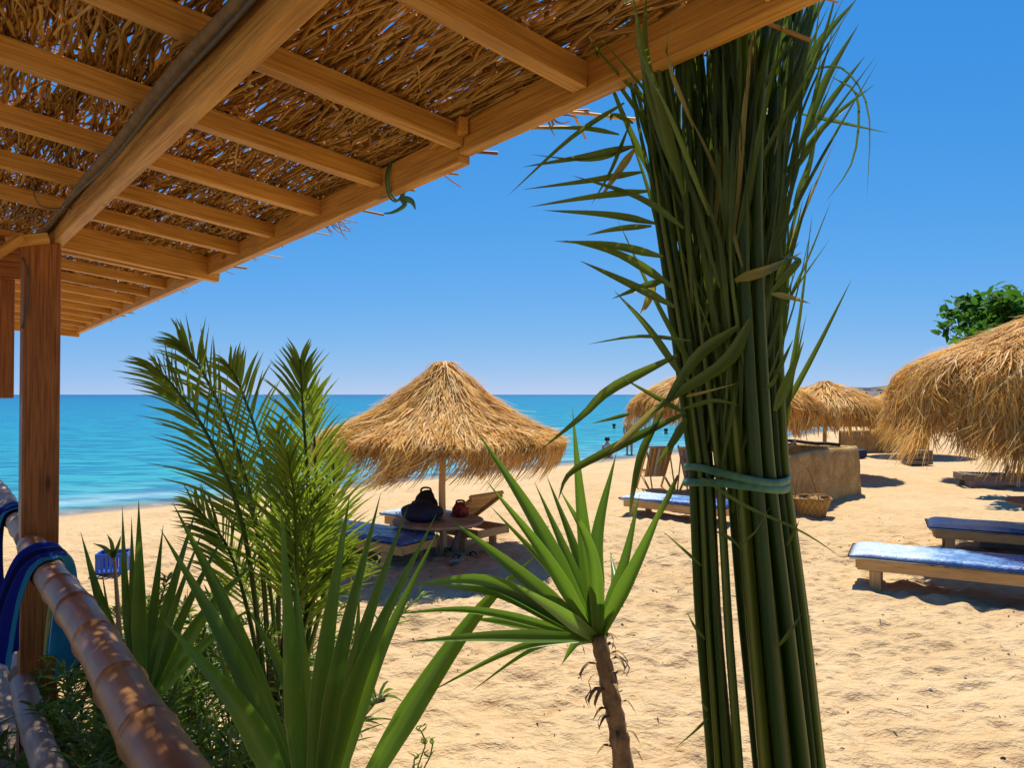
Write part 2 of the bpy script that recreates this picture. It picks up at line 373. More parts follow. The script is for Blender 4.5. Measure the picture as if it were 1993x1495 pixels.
def m_towel():
    t = NT('striped_towel'); u = t.n('SeparateXYZ'); t.set(u.inputs[0], t.coord('UV'))
    x = t.math('ADD', u.outputs[0], t.math('MULTIPLY', t.noise(t.coord('UV'), 6, 2), .05))
    st = t.ramp(x, [(0, (.02, .22, .38)), (.14, (.35, .42, .12)), (.22, (.02, .26, .42)), (.36, (.45, .55, .50)), (.44, (.012, .02, .09)), (.56, (.03, .30, .45)), (.70, (.40, .45, .12)), (.80, (.03, .25, .42)), (.92, (.40, .52, .50))], 'CONSTANT').outputs[0]
    bl = t.ramp(x, [(0, (.02, .20, .34)), (.10, (.006, .016, .20)), (.42, (.004, .008, .07)), (.55, (.02, .20, .34)), (.62, (.006, .02, .26)), (.93, (.02, .20, .34))], 'CONSTANT').outputs[0]
    col = t.mix(t.ramp(u.outputs[1], [(.60, (0, 0, 0)), (.64, (1, 1, 1))]).outputs[0], bl, st)
    wv = t.noise(t.coord('Object'), 160, 2)
    return t.done(t.princ(col, .9, t.bump(wv, .5, .004), .15))
M['towel'] = m_towel()
def m_sand():
    t = NT('sand'); c = t.coord('Object'); f = t.noise(c, .9, 5, .6); g = t.noise(t.coord('Object', (.7, 1, 1)), 9, 5, .65); h = t.noise(c, 130, 3, .7)
    col = t.ramp(t.math('ADD', t.math('MULTIPLY', f, .5), t.math('MULTIPLY', g, .5)), [(.28, (.42, .26, .115)), (.44, (.535, .365, .185)), (.64, (.61, .44, .245))]).outputs[0]
    col = t.mix(t.ramp(h, [(.30, (.55, .55, .55)), (.42, (0, 0, 0))]).outputs[0], col, (.36, .19, .07))
    a = t.n('Attribute'); a.attribute_name = 'rnd'                       # wetness by distance from the water line
    col = t.mix(a.outputs['Fac'], col, (.30, .215, .125))
    ro = t.math('SUBTRACT', .95, t.math('MULTIPLY', a.outputs['Fac'], .65))
    b1 = t.bump(t.noise(t.coord('Object', (.55, 1, 1)), 16, 4, .6), 1.0, .05); nd = t.n('Bump'); nd.inputs['Strength'].default_value = .5; nd.inputs['Distance'].default_value = .006; t.set(nd.inputs['Height'], h); t.set(nd.inputs['Normal'], b1)
    return t.done(t.princ(col, ro, nd.outputs[0], .15))
M['sand'] = m_sand()
def m_sea():
    t = NT('sea_water'); a = t.n('Attribute'); a.attribute_name = 'rnd'; d = a.outputs['Fac']      # 0 at the beach .. 1 far offshore
    n1 = t.noise(t.coord('Object', (.045, .16, 1), (0, 0, R(-42))), 1.0, 4); n2 = t.noise(t.coord('Object', (.5, 1.7, 1), (0, 0, R(-42))), 1.0, 4, .6)
    dd = t.math('ADD', d, t.math('MULTIPLY', t.math('SUBTRACT', n1, .5), .10))
    col = t.ramp(dd, [(0, (.44, .48, .40)), (.12, (.16, .38, .40)), (.28, (.035, .30, .33)), (.50, (.012, .245, .315)), (.72, (.007, .185, .295)), (.9, (.004, .12, .245)), (1, (.003, .075, .20))]).outputs[0]
    col = t.mix(t.ramp(n2, [(.42, (1, 1, 1)), (.56, (0, 0, 0))]).outputs[0], col, t.mix(.75, col, (.004, .11, .22)))
    n3 = t.noise(t.coord('Object', (1.6, 4.5, 1), (0, 0, R(-42))), 1.0, 5, .65)
    # foam at the water line
    fo = t.math('MULTIPLY', t.ramp(d, [(0, (.7, .7, .7)), (.03, (.45, .45, .45)), (.06, (0, 0, 0))]).outputs[0], t.ramp(n3, [(.46, (0, 0, 0)), (.60, (1, 1, 1))]).outputs[0])
    fo2 = t.math('MULTIPLY', t.ramp(d, [(.12, (0, 0, 0)), (.15, (.22, .22, .22)), (.20, (0, 0, 0))]).outputs[0], t.ramp(n1, [(.56, (0, 0, 0)), (.62, (1, 1, 1))]).outputs[0])
    col = t.mix(t.math('MAXIMUM', fo, fo2), col, (.80, .82, .80))
    b1 = t.bump(n2, .9, .16); nd = t.n('Bump'); nd.inputs['Strength'].default_value = .7; nd.inputs['Distance'].default_value = .05; t.set(nd.inputs['Height'], n3); t.set(nd.inputs['Normal'], b1)
    p = t.n('BsdfPrincipled'); t.set(p.inputs['Base Color'], col); p.inputs['Roughness'].default_value = .25; p.inputs['IOR'].default_value = 1.10; t.set(p.inputs['Normal'], nd.outputs[0])
    tr = t.n('BsdfTransparent'); mx = t.n('MixShader'); t.set(mx.inputs[0], t.math('MAXIMUM', t.ramp(d, [(0, (.15, .15, .15)), (.12, (1, 1, 1))]).outputs[0], fo))
    t.t.links.new(tr.outputs[0], mx.inputs[1]); t.t.links.new(p.outputs[0], mx.inputs[2])
    return t.done(mx.outputs[0])
M['sea'] = m_sea()
def m_scrub():
    t = NT('scrub_land'); f = t.noise(t.coord('Object'), .04, 6, .7)
    return t.done(t.princ(t.ramp(f, [(.38, (.05, .06, .03)), (.55, (.15, .14, .07)), (.68, (.32, .25, .15))]).outputs[0], .95))
M['scrub'] = m_scrub()

# ------------------------------------------------------------------ ground and sea
SHORE = np.array([(-900, -800), (-60, -34), (-10.2, 16.2), (-4.5, 21.5), (2.05, 27.8), (6.8, 32.5), (18.7, 47.6), (24, 54.4), (44, 84), (85, 150), (150, 290), (330, 700), (1200, 2300), (4200, 7600)], float)
SEA = -.6
def shore_dist(x, y):
    x = np.asarray(x, float); y = np.asarray(y, float); best = np.full(x.shape, 1e18); sg = np.ones(x.shape)
    for (ax, ay), (bx, by) in zip(SHORE[:-1], SHORE[1:]):
        dx, dy = bx - ax, by - ay; L2 = dx*dx + dy*dy
        t = np.clip(((x-ax)*dx + (y-ay)*dy) / L2, 0, 1)
        d2 = (x-ax-t*dx)**2 + (y-ay-t*dy)**2; s = np.where((x-ax)*dy - (y-ay)*dx >= 0, 1, -1)
        m = d2 < best; best = np.where(m, d2, best); sg = np.where(m, s, sg)
    return np.sqrt(best) * sg
def ground_z(x, y, detail=True):
    s = shore_dist(x, y); t = np.clip(s / 13, 0, 1)
    z = np.where(s > 0, SEA + .6 * (1 - (1 - t)**2), SEA + np.maximum(s, -120) * .05)
    if detail:
        k = np.clip(s / 3, 0, 1) * np.exp(-np.maximum(np.hypot(x, y) - 8, 0) / 26)
        xs = np.asarray(x) * .62
        r = lambda sc, sd: 1 - np.abs(vn(xs, y, sc, sd)) * 4
        z = z + k * (.085 * vn(x, y, 1.5, 1) + .030 * r(.22, 2) * np.clip(.55 + 1.6 * vn(x, y, .9, 5), 0, 1) + .060 * vn(xs, y, .15, 3) + .062 * vn(xs, y, .075, 4) - .035 * np.clip(vn(x, y, .33, 8) - .22, 0, 1) * 4)
        far = np.clip((s - 30) / 300, 0, 1) * np.clip((np.hypot(x, y) - 250) / 300, 0, 1)
        z = z + far * (6 + 9 * vn(x, y, 160, 6) + 4 * vn(x, y, 45, 7))
    return z
def gz(x, y): return float(ground_z(np.array([x]), np.array([y]))[0])
def axis(lo, hi, f0, f1, step, grow=1.07):
    a = list(np.arange(f0, f1, step)); s = step; x = a[-1]
    while x < hi: s *= grow; x += s; a.append(x)
    s = step; x = a[0]
    while x > lo: s *= grow; x -= s; a.insert(0, x)
    return np.array(a)
def grid_obj(name, xs, ys, zf, mat, attr, kind='structure'):
    X, Y = np.meshgrid(xs, ys); Z = zf(X, Y); V = np.stack([X, Y, Z], -1).reshape(-1, 3); n = len(xs)
    i = (np.arange(len(ys)-1)[:, None] * n + np.arange(n-1)[None, :]).ravel()
    o = mk_np(name, V, np.stack([i, i+1, i+n+1, i+n], -1), mat, rnd=attr(X, Y).ravel()); o['kind'] = kind; return o
xs = axis(-2500, 5000, -4.2, 6.6, .03); ys = axis(-60, 7000, 2.6, 10.5, .028, 1.05)
grid_obj('sand_beach', xs, ys, ground_z, M['sand'], lambda X, Y: np.clip(1 - (shore_dist(X, Y) - .2 - .5 * vn(X, Y, 2.2, 8)) / 1.0, 0, 1))
xs = axis(-9000, 9000, -40, 60, 1.0, 1.08); ys = axis(-60, 16000, 5, 90, 1.0, 1.08)
def off(X, Y):
    s = np.maximum(-shore_dist(X, Y) + .35 * vn(X, Y, 3, 9), 0); return np.clip(np.log1p(s * .9) / math.log1p(1100), 0, 1)
grid_obj('sea', xs, ys, lambda X, Y: np.full(X.shape, SEA), M['sea'], off)

# far headland scrub and houses beyond the beach
t = MB()
N = 150; top = []; 
def ridge(i):
    x = 215 + i * 9.0; y = 760 - i * .6; h = (5.0 + 9 * (vn(np.array([x]), np.array([y]), 60, 3)[0] + .5) * min(1, i / 12 + .3) + 3.5 * vn(np.array([x]), np.array([y]), 14, 5)[0])
    return x, y, max(h, 1.5)
prof = [(-70, -1.5), (-40, .35), (-18, .75), (0, 1.0), (30, .9), (80, .4), (140, -1.5)]
t.sheet([[Vector((x, y + dy, k * h + (0 if k < 0 else 1.2 * vn(np.array([x + dy]), np.array([dy * 3.]), 9, 4)[0]))) for dy, k in prof] for x, y, h in (ridge(i) for i in range(N))])
o = t.build('headland', M['scrub'], org=(400, 760, 0), smooth=True); o['kind'] = 'structure'
for i, (px, w, h) in enumerate([(1652, 14, 4.5), (1672, 22, 4), (1688, 11, 6), (1702, 18, 4), (1724, 16, 5), (1752, 20, 5)]):
    p = at(px, 770, 640 + i * 6); p.z = 1.2
    r = thing('beach_house', 'small white flat roofed house on the far headland', 'house', p, 'houses on the far headland')
    MB().box(p + Vector((0, 0, h / 2)), (w, 9, h)).build('wall', M['white'], r)
    MB().box(p + Vector((0, 0, h + .3)), (w + 1, 10, .6)).build('roof', M['block'], r)
    MB().box(p + Vector((-w * .25, -4.6, h * .5)), (1.6, .3, 1.8)).build('window', M['dark'], r)
    MB().box(p + Vector((w * .2, -4.6, h * .5)), (1.6, .3, 1.8)).build('window', M['dark'], r)

# ------------------------------------------------------------------ terrace floor
FLOOR = -1.8                                             # terrace floor, from eye level
fl = MB().beam(uv(-1.0, -2.5, FLOOR - .34), uv(-1.0, 10, FLOOR - .34), 2.98, .30).build('terrace_floor', M['deck'], org=uv(-1, 4, FLOOR - .34)); fl['kind'] = 'structure'
for i in range(20):
    u = -2.42 + i * .153
    MB().beam(uv(u, -2.5, FLOOR - .036), uv(u, 10, FLOOR - .036), .144, .036).build('plank', M['deck'], fl, bevel=.004)

# ------------------------------------------------------------------ pergola
pb = uv(.412, 4.277, FLOOR)
pg = thing('pergola', 'timber pergola roofed with brushwood above the terrace', 'pergola', pb)
def bu(v): return .557 - .0268 * (v - 1.316)             # the main beam runs slightly askew
def zr(u): return .86 - .123 * (u - .52)                 # underside of the rafters
MB().beam(uv(bu(-2), -2, .75), uv(bu(5.05), 5.05, .75), .052, .109).build('main_beam', M['timber'], pg, bevel=.004)
for i in range(-8, 17):
    v = 1.315 + .543 * i
    if i in (6,): continue
    j = random.uniform(-.012, .012)
    MB().beam(uv(-4.2, v + j * 3, zr(-4.2)), uv((1.267 if v < 1.86 else 1.276 + .0077 * (v - 1.8)), v - j, zr(1.28)), .05, .066).build('rafter', M['timber'], pg, bevel=.003)
MB().beam(uv(bu(4.62) + .03, 4.64, zr(.52) - .055), uv(1.37, 4.64, zr(1.36) - .062), .055, .175).build('cross_beam', M['timber'], pg, bevel=.004)
MB().beam(uv(-.2, 10.12, zr(.52) - .055), uv(1.37, 10.12, zr(1.36) - .062), .055, .175).build('cross_beam', M['timber'], pg, bevel=.004)
MB().beam(uv(1.292, -3, .750), uv(1.294, 1.86, .750), .046, .105).build('eave_beam', M['timber'], pg, bevel=.004)
MB().beam(uv(1.300, 1.87, .728), uv(1.365, 10.25, .735), .046, .105).build('eave_beam', M['timber'], pg, bevel=.004)
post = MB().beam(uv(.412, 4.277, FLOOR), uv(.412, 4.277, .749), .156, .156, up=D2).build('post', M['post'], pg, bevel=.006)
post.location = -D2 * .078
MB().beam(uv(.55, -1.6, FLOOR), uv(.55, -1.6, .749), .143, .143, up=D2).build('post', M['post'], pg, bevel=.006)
# small pieces nailed around the top of the post
MB().beam(uv(.27, 4.19, .70), uv(.44, 4.17, .742), .035, .05).build('block', M['timber'], pg, bevel=.003)
MB().beam(uv(.20, 4.10, .60), uv(.335, 4.16, .73), .03, .04).build('brace', M['timber'], pg, bevel=.003)
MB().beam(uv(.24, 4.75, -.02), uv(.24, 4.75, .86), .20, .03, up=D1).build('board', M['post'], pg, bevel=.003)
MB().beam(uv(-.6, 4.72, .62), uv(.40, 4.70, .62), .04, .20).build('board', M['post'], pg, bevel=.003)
MB().tube(spline([uv(.33, 4.19, .66), uv(.352, 4.185, .58), uv(.35, 4.187, .42), uv(.33, 4.2, .32)], 14), .006, 6).build('cable', M['cable'], pg, smooth=True)
for (u, v, z) in ((1.255, 1.94, .80), (1.26, 2.47, .80), (1.25, 1.80, .795), (1.265, 3.05, .80)):
    MB().beam(uv(u, v, z), uv(u + .02, v + .07, z), .03, .05).build('block', M['timber'], pg, bevel=.002)
# crooked poles and wires lying along the inner face of the main beam
def wob(v, k): return .5 * math.sin(v * 2.1 + k) + .3 * math.sin(v * 4.7 + 2 * k)
MB().tube([uv(bu(v) - .048 + .008 * wob(v, 1), v, .838 + .012 * wob(v, 2)) for v in np.linspace(-1, 4.6, 60)], [.018 + .004 * wob(v, 3) for v in np.linspace(-1, 4.6, 60)], 8).build('crooked_pole', M['bent'], pg, smooth=True)
MB().tube([uv(bu(v) - .060 + .012 * wob(v, 4), v, .800 + .018 * wob(v, 5)) for v in np.linspace(-1, 4.6, 60)], .0055, 6).build('cable', M['cable'], pg, smooth=True)
MB().tube(spline([uv(.28, 3.3, .83), uv(.33, 3.45, .76), uv(.45, 3.55, .79)], 12), .003, 5).build('cable', M['cable'], pg, smooth=True)
# green tape knotted round the eave
kp = uv(1.304, 2.30, .765)
mbt = MB()
for k in range(2):
    mbt.tube([kp + D1 * (.018 * k) + D2 * (.037 * math.cos(a)) + Vector((0, 0, .01 + .072 * math.sin(a))) for a in np.linspace(0, 2 * math.pi, 22)], .004, 6)
mbt.tube(spline([kp + Vector((.02, -.02, -.06)), kp + Vector((.03, -.02, -.085)), kp + Vector((-.01, -.02, -.11)), kp + Vector((-.045, -.02, -.115))], 10), [.009, .010, .010, .009, .008, .007, .006, .005, .004, .003, .002], 6)
mbt.tube(spline([kp + Vector((.02, -.02, -.06)), kp + Vector((.055, -.02, -.07)), kp + Vector((.07, -.02, -.10))], 8), [.011, .012, .012, .011, .010, .008, .006, .004, .002], 6)
mbt.build('tape_knot', M['rope'], pg, smooth=True)

def twig_paths(N, u0, u1, v0, v1, K, lmin, lmax, rng, cross=.05, zlo=.0, zhi=.04, wig=.0055):
    u = rng.uniform(u0, u1, N); v = rng.uniform(v0, v1, N); L = rng.uniform(lmin, lmax, N)
    a = rng.normal(0, .10, N) + .25 * vn(u * 3, v * 3, 1, 3); c = rng.random(N) < cross; a = np.where(c, rng.uniform(-1.3, 1.3, N), a)
    s = np.linspace(-.5, .5, K)[None, :] * L[:, None]
    w = np.cumsum(rng.normal(0, wig, (N, K)), 1); w -= w.mean(1, keepdims=True)
    U = u[:, None] + s * np.sin(a)[:, None] + w; Vv = v[:, None] + s * np.cos(a)[:, None]
    z0 = rng.uniform(zlo, zhi, N); wz = np.cumsum(rng.normal(0, wig * .35, (N, K)), 1)
    Z = .86 - .123 * (U - .52) + .068 + .006 + z0[:, None] + np.abs(wz)
    P = np.zeros((N, K, 3)); d1 = np.array(D1); d2 = np.array(D2)
    P += U[..., None] * d2 + Vv[..., None] * d1; P[..., 2] = Z + EYE
    return P
rg = np.random.default_rng(11)
P = twig_paths(300, .12, 1.36, .75, 2.7, 9, .30, .65, rg, .06, 0, .008, .008)
for p in P:
    r0 = random.uniform(.0042, .0068)
    V, Q = tubes(p[None], np.full((1, 9), r0) * np.linspace(1, .6, 9)[None], 5)
    mk_np('twig', V, Q, M['twig'], pg, rnd=np.full(len(V), random.random()))
def mat_part(N, u0, u1, v0, v1, K, r0, r1, n, lm=(.3, .65)):
    P = twig_paths(N, u0, u1, v0, v1, K, lm[0], lm[1], rg)
    rad = rg.uniform(r0, r1, N)[:, None] * np.linspace(1, .55, K)[None]
    V, Q = tubes(P, rad, n); return V, Q, np.repeat(rg.random(N), K * n)
parts = [mat_part(9800, -.5, 1.40, -.9, 5.0, 9, .0030, .0068, 4), mat_part(3800, .15, 1.40, 5.0, 10.2, 7, .004, .008, 4), mat_part(3200, -4.2, -.45, -3.2, 7, 5, .012, .02, 3, (.7, 1.2)), mat_part(900, -.6, 1.4, -3.2, -.8, 5, .007, .012, 3, (.5, .9)),
         mat_part(700, 1.25, 1.43, -.9, 10.2, 8, .002, .0045, 4, (.15, .4))]
o = 0; VV = []; QQ = []; RR = []
for V, Q, r in parts: VV.append(V); QQ.append(Q + o); RR.append(r); o += len(V)
mo = mk_np('brushwood_mat', np.concatenate(VV), np.concatenate(QQ), M['twig'], pg, rnd=np.concatenate(RR)); mo['kind'] = 'stuff'
# twigs poking out past the eave
for (v, n, l) in ((3.02, 7, .13), (3.12, 4, .10), (4.1, 3, .07), (5.6, 3, .10), (6.4, 3, .08), (7.4, 3, .10), (8.4, 3, .09), (2.2, 2, .05), (1.55, 3, .06)):
    for k in range(n):
        p0 = uv(1.30, v + random.uniform(-.05, .05), .86); dr = (D2 * random.uniform(.5, 1) + D1 * random.uniform(-1, .2) + Vector((0, 0, random.uniform(-1.1, -.1)))).normalized()
        p1 = uv(1.375, v + random.uniform(-.05, .05), .80)
        MB().tube(spline([p0, p1, p1 + dr * l * .5 + Vector((0, 0, random.uniform(-.02, .02))), p1 + dr * l], 8), [.004, .004, .004, .0035, .003, .0028, .0024, .0018, .001], 5).build('twig', M['pole_wood'], pg, smooth=True)

# ------------------------------------------------------------------ bamboo railing
rl = thing('bamboo_railing', 'thick bamboo pole railing fixed to the terrace post', 'railing', uv(.38, 3, FLOOR))
def culm(name, u, z, v0, v1, rad, nodes, mat, drift=0):
    vs = np.linspace(v0, v1, int((v1 - v0) * 190)); pts = []; rr = []
    for v in vs:
        side = min((v - n for n in nodes), key=abs); d = abs(side)
        b = 1 + .045 * math.exp(-(d / .055) ** 2) + .055 * math.exp(-(d / .007) ** 2) - (.07 if .008 < side < .020 else 0) + .012 * math.sin(v * 5) - (.03 if side < 0 else 0) * math.exp(-(d / .08) ** 2)
        pts.append(uv(u + .006 * math.sin(v * 3.1) + drift * (v - 3), v, z + .008 * math.sin(v * 2.3 + 1))); rr.append(rad * b)
    return MB().tube(pts, rr, 28).build(name, mat, rl, smooth=True)
culm('top_rail', .372, -.725, .2, 4.21, .0575, [.55, .93, 1.33, 1.70, 2.02, 2.42, 2.78, 3.10, 3.45, 3.80, 4.05], M['bamboo'])
culm('top_rail', .376, -.715, 4.35, 7.6, .060, [4.7, 5.05, 5.4, 5.8, 6.2, 6.6, 7.0, 7.3], M['bamboo_grey'])
culm('lower_rail', .345, -1.385, .4, 4.21, .052, [.9, 1.4, 1.85, 2.3, 2.72, 3.1, 3.5, 3.9], M['bamboo_grey'])
culm('lower_rail', .345, -1.385, 4.35, 7.6, .052, [4.8, 5.3, 5.8, 6.3, 6.8, 7.2], M['bamboo_grey'])

# ------------------------------------------------------------------ towels
def drape(name, path, v0, vw, label, folds, seed, mat, shift=0):
    rows = []; n = 46; P = spline([Vector((u, 0, z)) for u, z in path], n); rs = random.Random(seed); ph = [rs.uniform(0, 6) for _ in range(6)]
    for i, p in enumerate(P):
        s = i / n; hang = abs(s - .5) * 2; row = []
        for j in range(41):
            q = j / 40 - .5
            f = (math.sin(q * folds + ph[0]) + .5 * math.sin(q * folds * 2.1 + ph[1] + 3 * s)) * (.006 + .034 * hang ** 1.3)
            v = v0 + shift * max(0, s - .5) * 2 + q * vw * (1 - .25 * hang * math.cos(s * 9)) + .05 * hang * (1 if s < .5 else -.6) + .02 * math.sin(s * 7 + q * 4) * hang
            sag = (.05 * math.sin(q * 5 + ph[2]) * hang ** 3)
            row.append(uv(p.x + f * (1 if s > .5 else -1), v, p.z + sag + .006 * math.sin(q * folds + ph[3])))
        rows.append(row)
    o = MB().sheet(rows).build(name, mat, org=uv(.38, v0, -.7), smooth=True)
    m = o.modifiers.new('thickness', 'SOLIDIFY'); m.thickness = .006; m.offset = 0
    s = o.modifiers.new('smooth', 'SUBSURF'); s.levels = 1; s.render_levels = 1
    return tag(o, label, 'towel')
drape('beach_towel', [(.235, -1.08), (.245, -.95), (.26, -.82), (.295, -.70), (.335, -.655), (.375, -.648), (.42, -.665), (.452, -.72), (.468, -.82), (.468, -1.0), (.475, -1.24)], 3.56, .36, 'royal blue towel with turquoise stripes looped over the bamboo rail', 17, 4, M['towel'], .46)
drape('beach_towel', [(.27, -1.10), (.275, -.95), (.285, -.80), (.31, -.68), (.345, -.645), (.385, -.638), (.42, -.665), (.45, -.74), (.455, -.9), (.46, -1.1)], 5.05, .30, 'striped towel hanging over the rail behind the wooden post', 17, 9, M['towel'])

# ------------------------------------------------------------------ palm frond bundle
bb = at(1578, 2500, 1.75); bb.z = gz(bb.x, bb.y)
bd = thing('palm_frond_bundle', 'tall bundle of cut green palm fronds tied with tape at the eave', 'palm fronds', bb)
AX = [(2500, 1562, 180), (1750, 1510, 120), (1495, 1484, 103), (1200, 1456, 98), (915, 1433, 85), (760, 1418, 92), (600, 1404, 102), (430, 1392, 120), (250, 1388, 140), (100, 1392, 158), (-120, 1400, 185)]
YB = 1.78
def bpt(py, a, b, y=YB):
    for (y0, x0, h0), (y1, x1, h1) in zip(AX[:-1], AX[1:]):
        if y1 <= py <= y0:
            k = (py - y0) / (y1 - y0); x = x0 + (x1 - x0) * k; h = h0 + (h1 - h0) * k; break
    hw = h / FPX * y
    p = at(x, py, y); return Vector((p.x + a * hw, p.y + b * min(hw, .13) * 1.0, p.z))
rs = random.Random(3); stalks = []
ab = [(-.95, -.1), (-.86, .25), (-.80, -.5), (-.66, -.2), (-.60, -.65), (-.15, -.75), (-.04, -.35), (.10, -.95), (.24, -.55), (.40, -.9), (.54, -.45), (.68, -.7), (.90, -.1), (.80, .3), (.45, .3), (.62, .75), (.22, .8), (.02, .4), (-.90, -.35), (.97, -.35), (.16, .1), (.33, .05), (.80, -.35), (.18, -.62), (-.72, .3), (-.06, -.55), (.48, -.7), (.62, -.2), (.32, -.75), (.86, -.55)]
for i, (a, b) in enumerate(ab):
    top = rs.choice([40, 120, 200, 300, 380]) if i % 3 else -60
    ph = rs.uniform(0, 6); amp = rs.uniform(.02, .05); rad0 = rs.choice([rs.uniform(.008, .012), rs.uniform(.012, .016), rs.uniform(.012, .017)])
    if i in (3, 7, 9, 12): rad0 = .0190
    pts = []; rr = []
    lv = np.linspace(2500, top, 34)
    for k, py in enumerate(lv):
        s = k / 33
        pts.append(bpt(py, a + amp * math.sin(py / 260 + ph), b + amp * math.cos(py / 300 + ph)))
        rr.append(rad0 * (1.15 - .45 * s - .5 * max(0, s - .75)))
    pts[0].z = max(pts[0].z, gz(pts[0].x, pts[0].y) - .02)
    f1 = rs.uniform(0, 6.28); f2 = rs.uniform(.16, .34)
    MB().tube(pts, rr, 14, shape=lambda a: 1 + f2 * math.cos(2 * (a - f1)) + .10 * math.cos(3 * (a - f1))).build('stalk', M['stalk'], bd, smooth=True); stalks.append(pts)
# band of green tape
for zz, k, tl in ((918, 1.10, -.10), (936, 1.10, .05)):
    mbt = MB(); rows = []
    for i in range(41):
        a = 2 * math.pi * i / 40; c = at(1433, zz, YB)
        hw = 85 / FPX * YB * k + .004 + .004 * math.sin(3 * a + zz)
        q = Vector((c.x + hw * math.cos(a), c.y + .150 * math.sin(a), c.z + .010 * math.sin(a * 2 + zz) + tl * .06 * math.cos(a)))
        rows.append([q + Vector((math.cos(a), math.sin(a), 0)) * dx + Vector((0, 0, dz)) for dx, dz in ((-.002, -.009), (.001, -.007), (.0015, 0), (.001, .007), (-.002, .009))])
    mbt.sheet(rows).build('tape_band', M['rope'], bd, smooth=True)
LF = [ # leaflets standing clear of the bundle: points (px, py), width m, dry?
 ([(1205, 262), (1130, 250), (1048, 251)], .016, 0), ([(1215, 200), (1110, 270), (988, 381)], .014, 0), ([(1235, 285), (1140, 305), (1016, 325)], .020, 0), ([(1225, 290), (1150, 312), (1030, 300)], .010, 0),
 ([(1250, 335), (1150, 352), (1016, 369)], .018, 0), ([(1262, 372), (1160, 383), (1028, 403)], .020, 0), ([(1275, 435), (1180, 418), (1056, 409)], .020, 0), ([(1268, 440), (1200, 446), (1140, 458)], .016, 0),
 ([(1330, 445), (1241, 385), (1112, 341)], .022, 0), ([(1290, 500), (1190, 478), (1078, 469)], .022, 0), ([(1310, 560), (1205, 497), (1096, 467)], .026, 0), ([(1312, 598), (1217, 550), (1128, 507)], .024, 0),
 ([(1290, 548), (1245, 562), (1190, 582)], .022, 1), ([(1275, 545), (1258, 590), (1245, 612)], .022, 1), ([(1222, 250), (1190, 330), (1150, 400)], .010, 0), ([(1235, 290), (1200, 340), (1165, 390)], .020, 1), ([(1232, 240), (1195, 225), (1188, 235)], .018, 1),
 ([(1540, 190), (1590, 90), (1672, -8)], .030, 0), ([(1520, 170), (1560, 80), (1620, -30)], .026, 0), ([(1560, 270), (1610, 150), (1672, 45)], .024, 0), ([(1550, 290), (1620, 190), (1684, 108)], .020, 0), ([(1555, 300), (1630, 220), (1704, 162)], .014, 0), ([(1560, 222), (1640, 240), (1732, 259)], .014, 0),
 ([(1575, 135), (1642, 136), (1690, 220), (1687, 393)], .010, 0), ([(1620, 150), (1668, 190), (1660, 310), (1602, 400)], .009, 0), ([(1550, 330), (1600, 250), (1660, 200)], .018, 0), ([(1545, 400), (1572, 330), (1590, 260)], .02, 0),
 ([(1430, 546), (1495, 525), (1561, 491)], .026, 1), ([(1500, 570), (1545, 520), (1552, 505), (1520, 500)], .020, 0), ([(1500, 572), (1540, 580), (1578, 591)], .016, 1), ([(1510, 545), (1530, 505), (1556, 470)], .014, 0),
 ([(1330, 740), (1262, 640), (1195, 565)], .020, 0), ([(1345, 664), (1246, 655), (1144, 670)], .011, 0), ([(1460, 622), (1414, 704), (1316, 768), (1262, 812)], .034, 0), ([(1436, 636), (1360, 690), (1310, 760), (1290, 800)], .030, 0),
 ([(1290, 800), (1250, 880), (1232, 960), (1225, 1010)], .020, 0), ([(1318, 692), (1190, 757), (1133, 810), (1050, 878)], .026, 0), ([(1335, 806), (1270, 770), (1207, 733)], .014, 0), ([(1330, 806), (1190, 876), (1110, 922), (1086, 975)], .024, 1), ([(1300, 775), (1220, 850), (1170, 900)], .020, 1),
 ([(1336, 815), (1310, 860), (1274, 910)], .022, 0), ([(1226, 806), (1190, 815), (1150, 825)], .010, 0), ([(1330, 796), (1390, 780), (1443, 790)], .012, 1), ([(1335, 772), (1370, 764), (1440, 745)], .008, 1),
 ([(1505, 742), (1525, 700), (1544, 660)], .012, 0), ([(1508, 800), (1535, 735), (1565, 664)], .024, 0), ([(1490, 760), (1510, 735), (1530, 690)], .01, 0),
 ([(1365, 930), (1450, 985), (1560, 1035), (1642, 1088)], .009, 0), ([(1365, 1102), (1330, 1070), (1290, 1034)], .008, 0), ([(1372, 1245), (1352, 1220), (1336, 1190)], .009, 0), ([(1378, 1398), (1350, 1425), (1313, 1458)], .008, 0), ([(1376, 1385), (1370, 1375), (1364, 1365)], .008, 0),
 ([(1512, 1262), (1540, 1225), (1562, 1192)], .011, 0), ([(1532, 1062), (1546, 1035), (1556, 1012)], .007, 0), ([(1395, 1035), (1425, 1052), (1452, 1080)], .010, 1), ([(1440, 1060), (1470, 1035), (1500, 985)], .006, 0), ([(1320, 925), (1290, 990), (1265, 1040)], .014, 0),
 ([(1310, 330), (1262, 170), (1230, -20)], .030, 0), ([(1330, 380), (1275, 180), (1225, 60)], .026, 0), ([(1300, 300), (1258, 120), (1258, -20)], .022, 0), ([(1380, 420), (1300, 220), (1230, 95)], .014, 1), ([(1350, 250), (1300, 120), (1318, 20)], .014, 1), ([(1400, 560), (1330, 330), (1225, 190)], .012, 1), ([(1445, 520), (1390, 330), (1335, 210)], .014, 1), ([(1420, 640), (1395, 450), (1330, 300)], .013, 1),
]
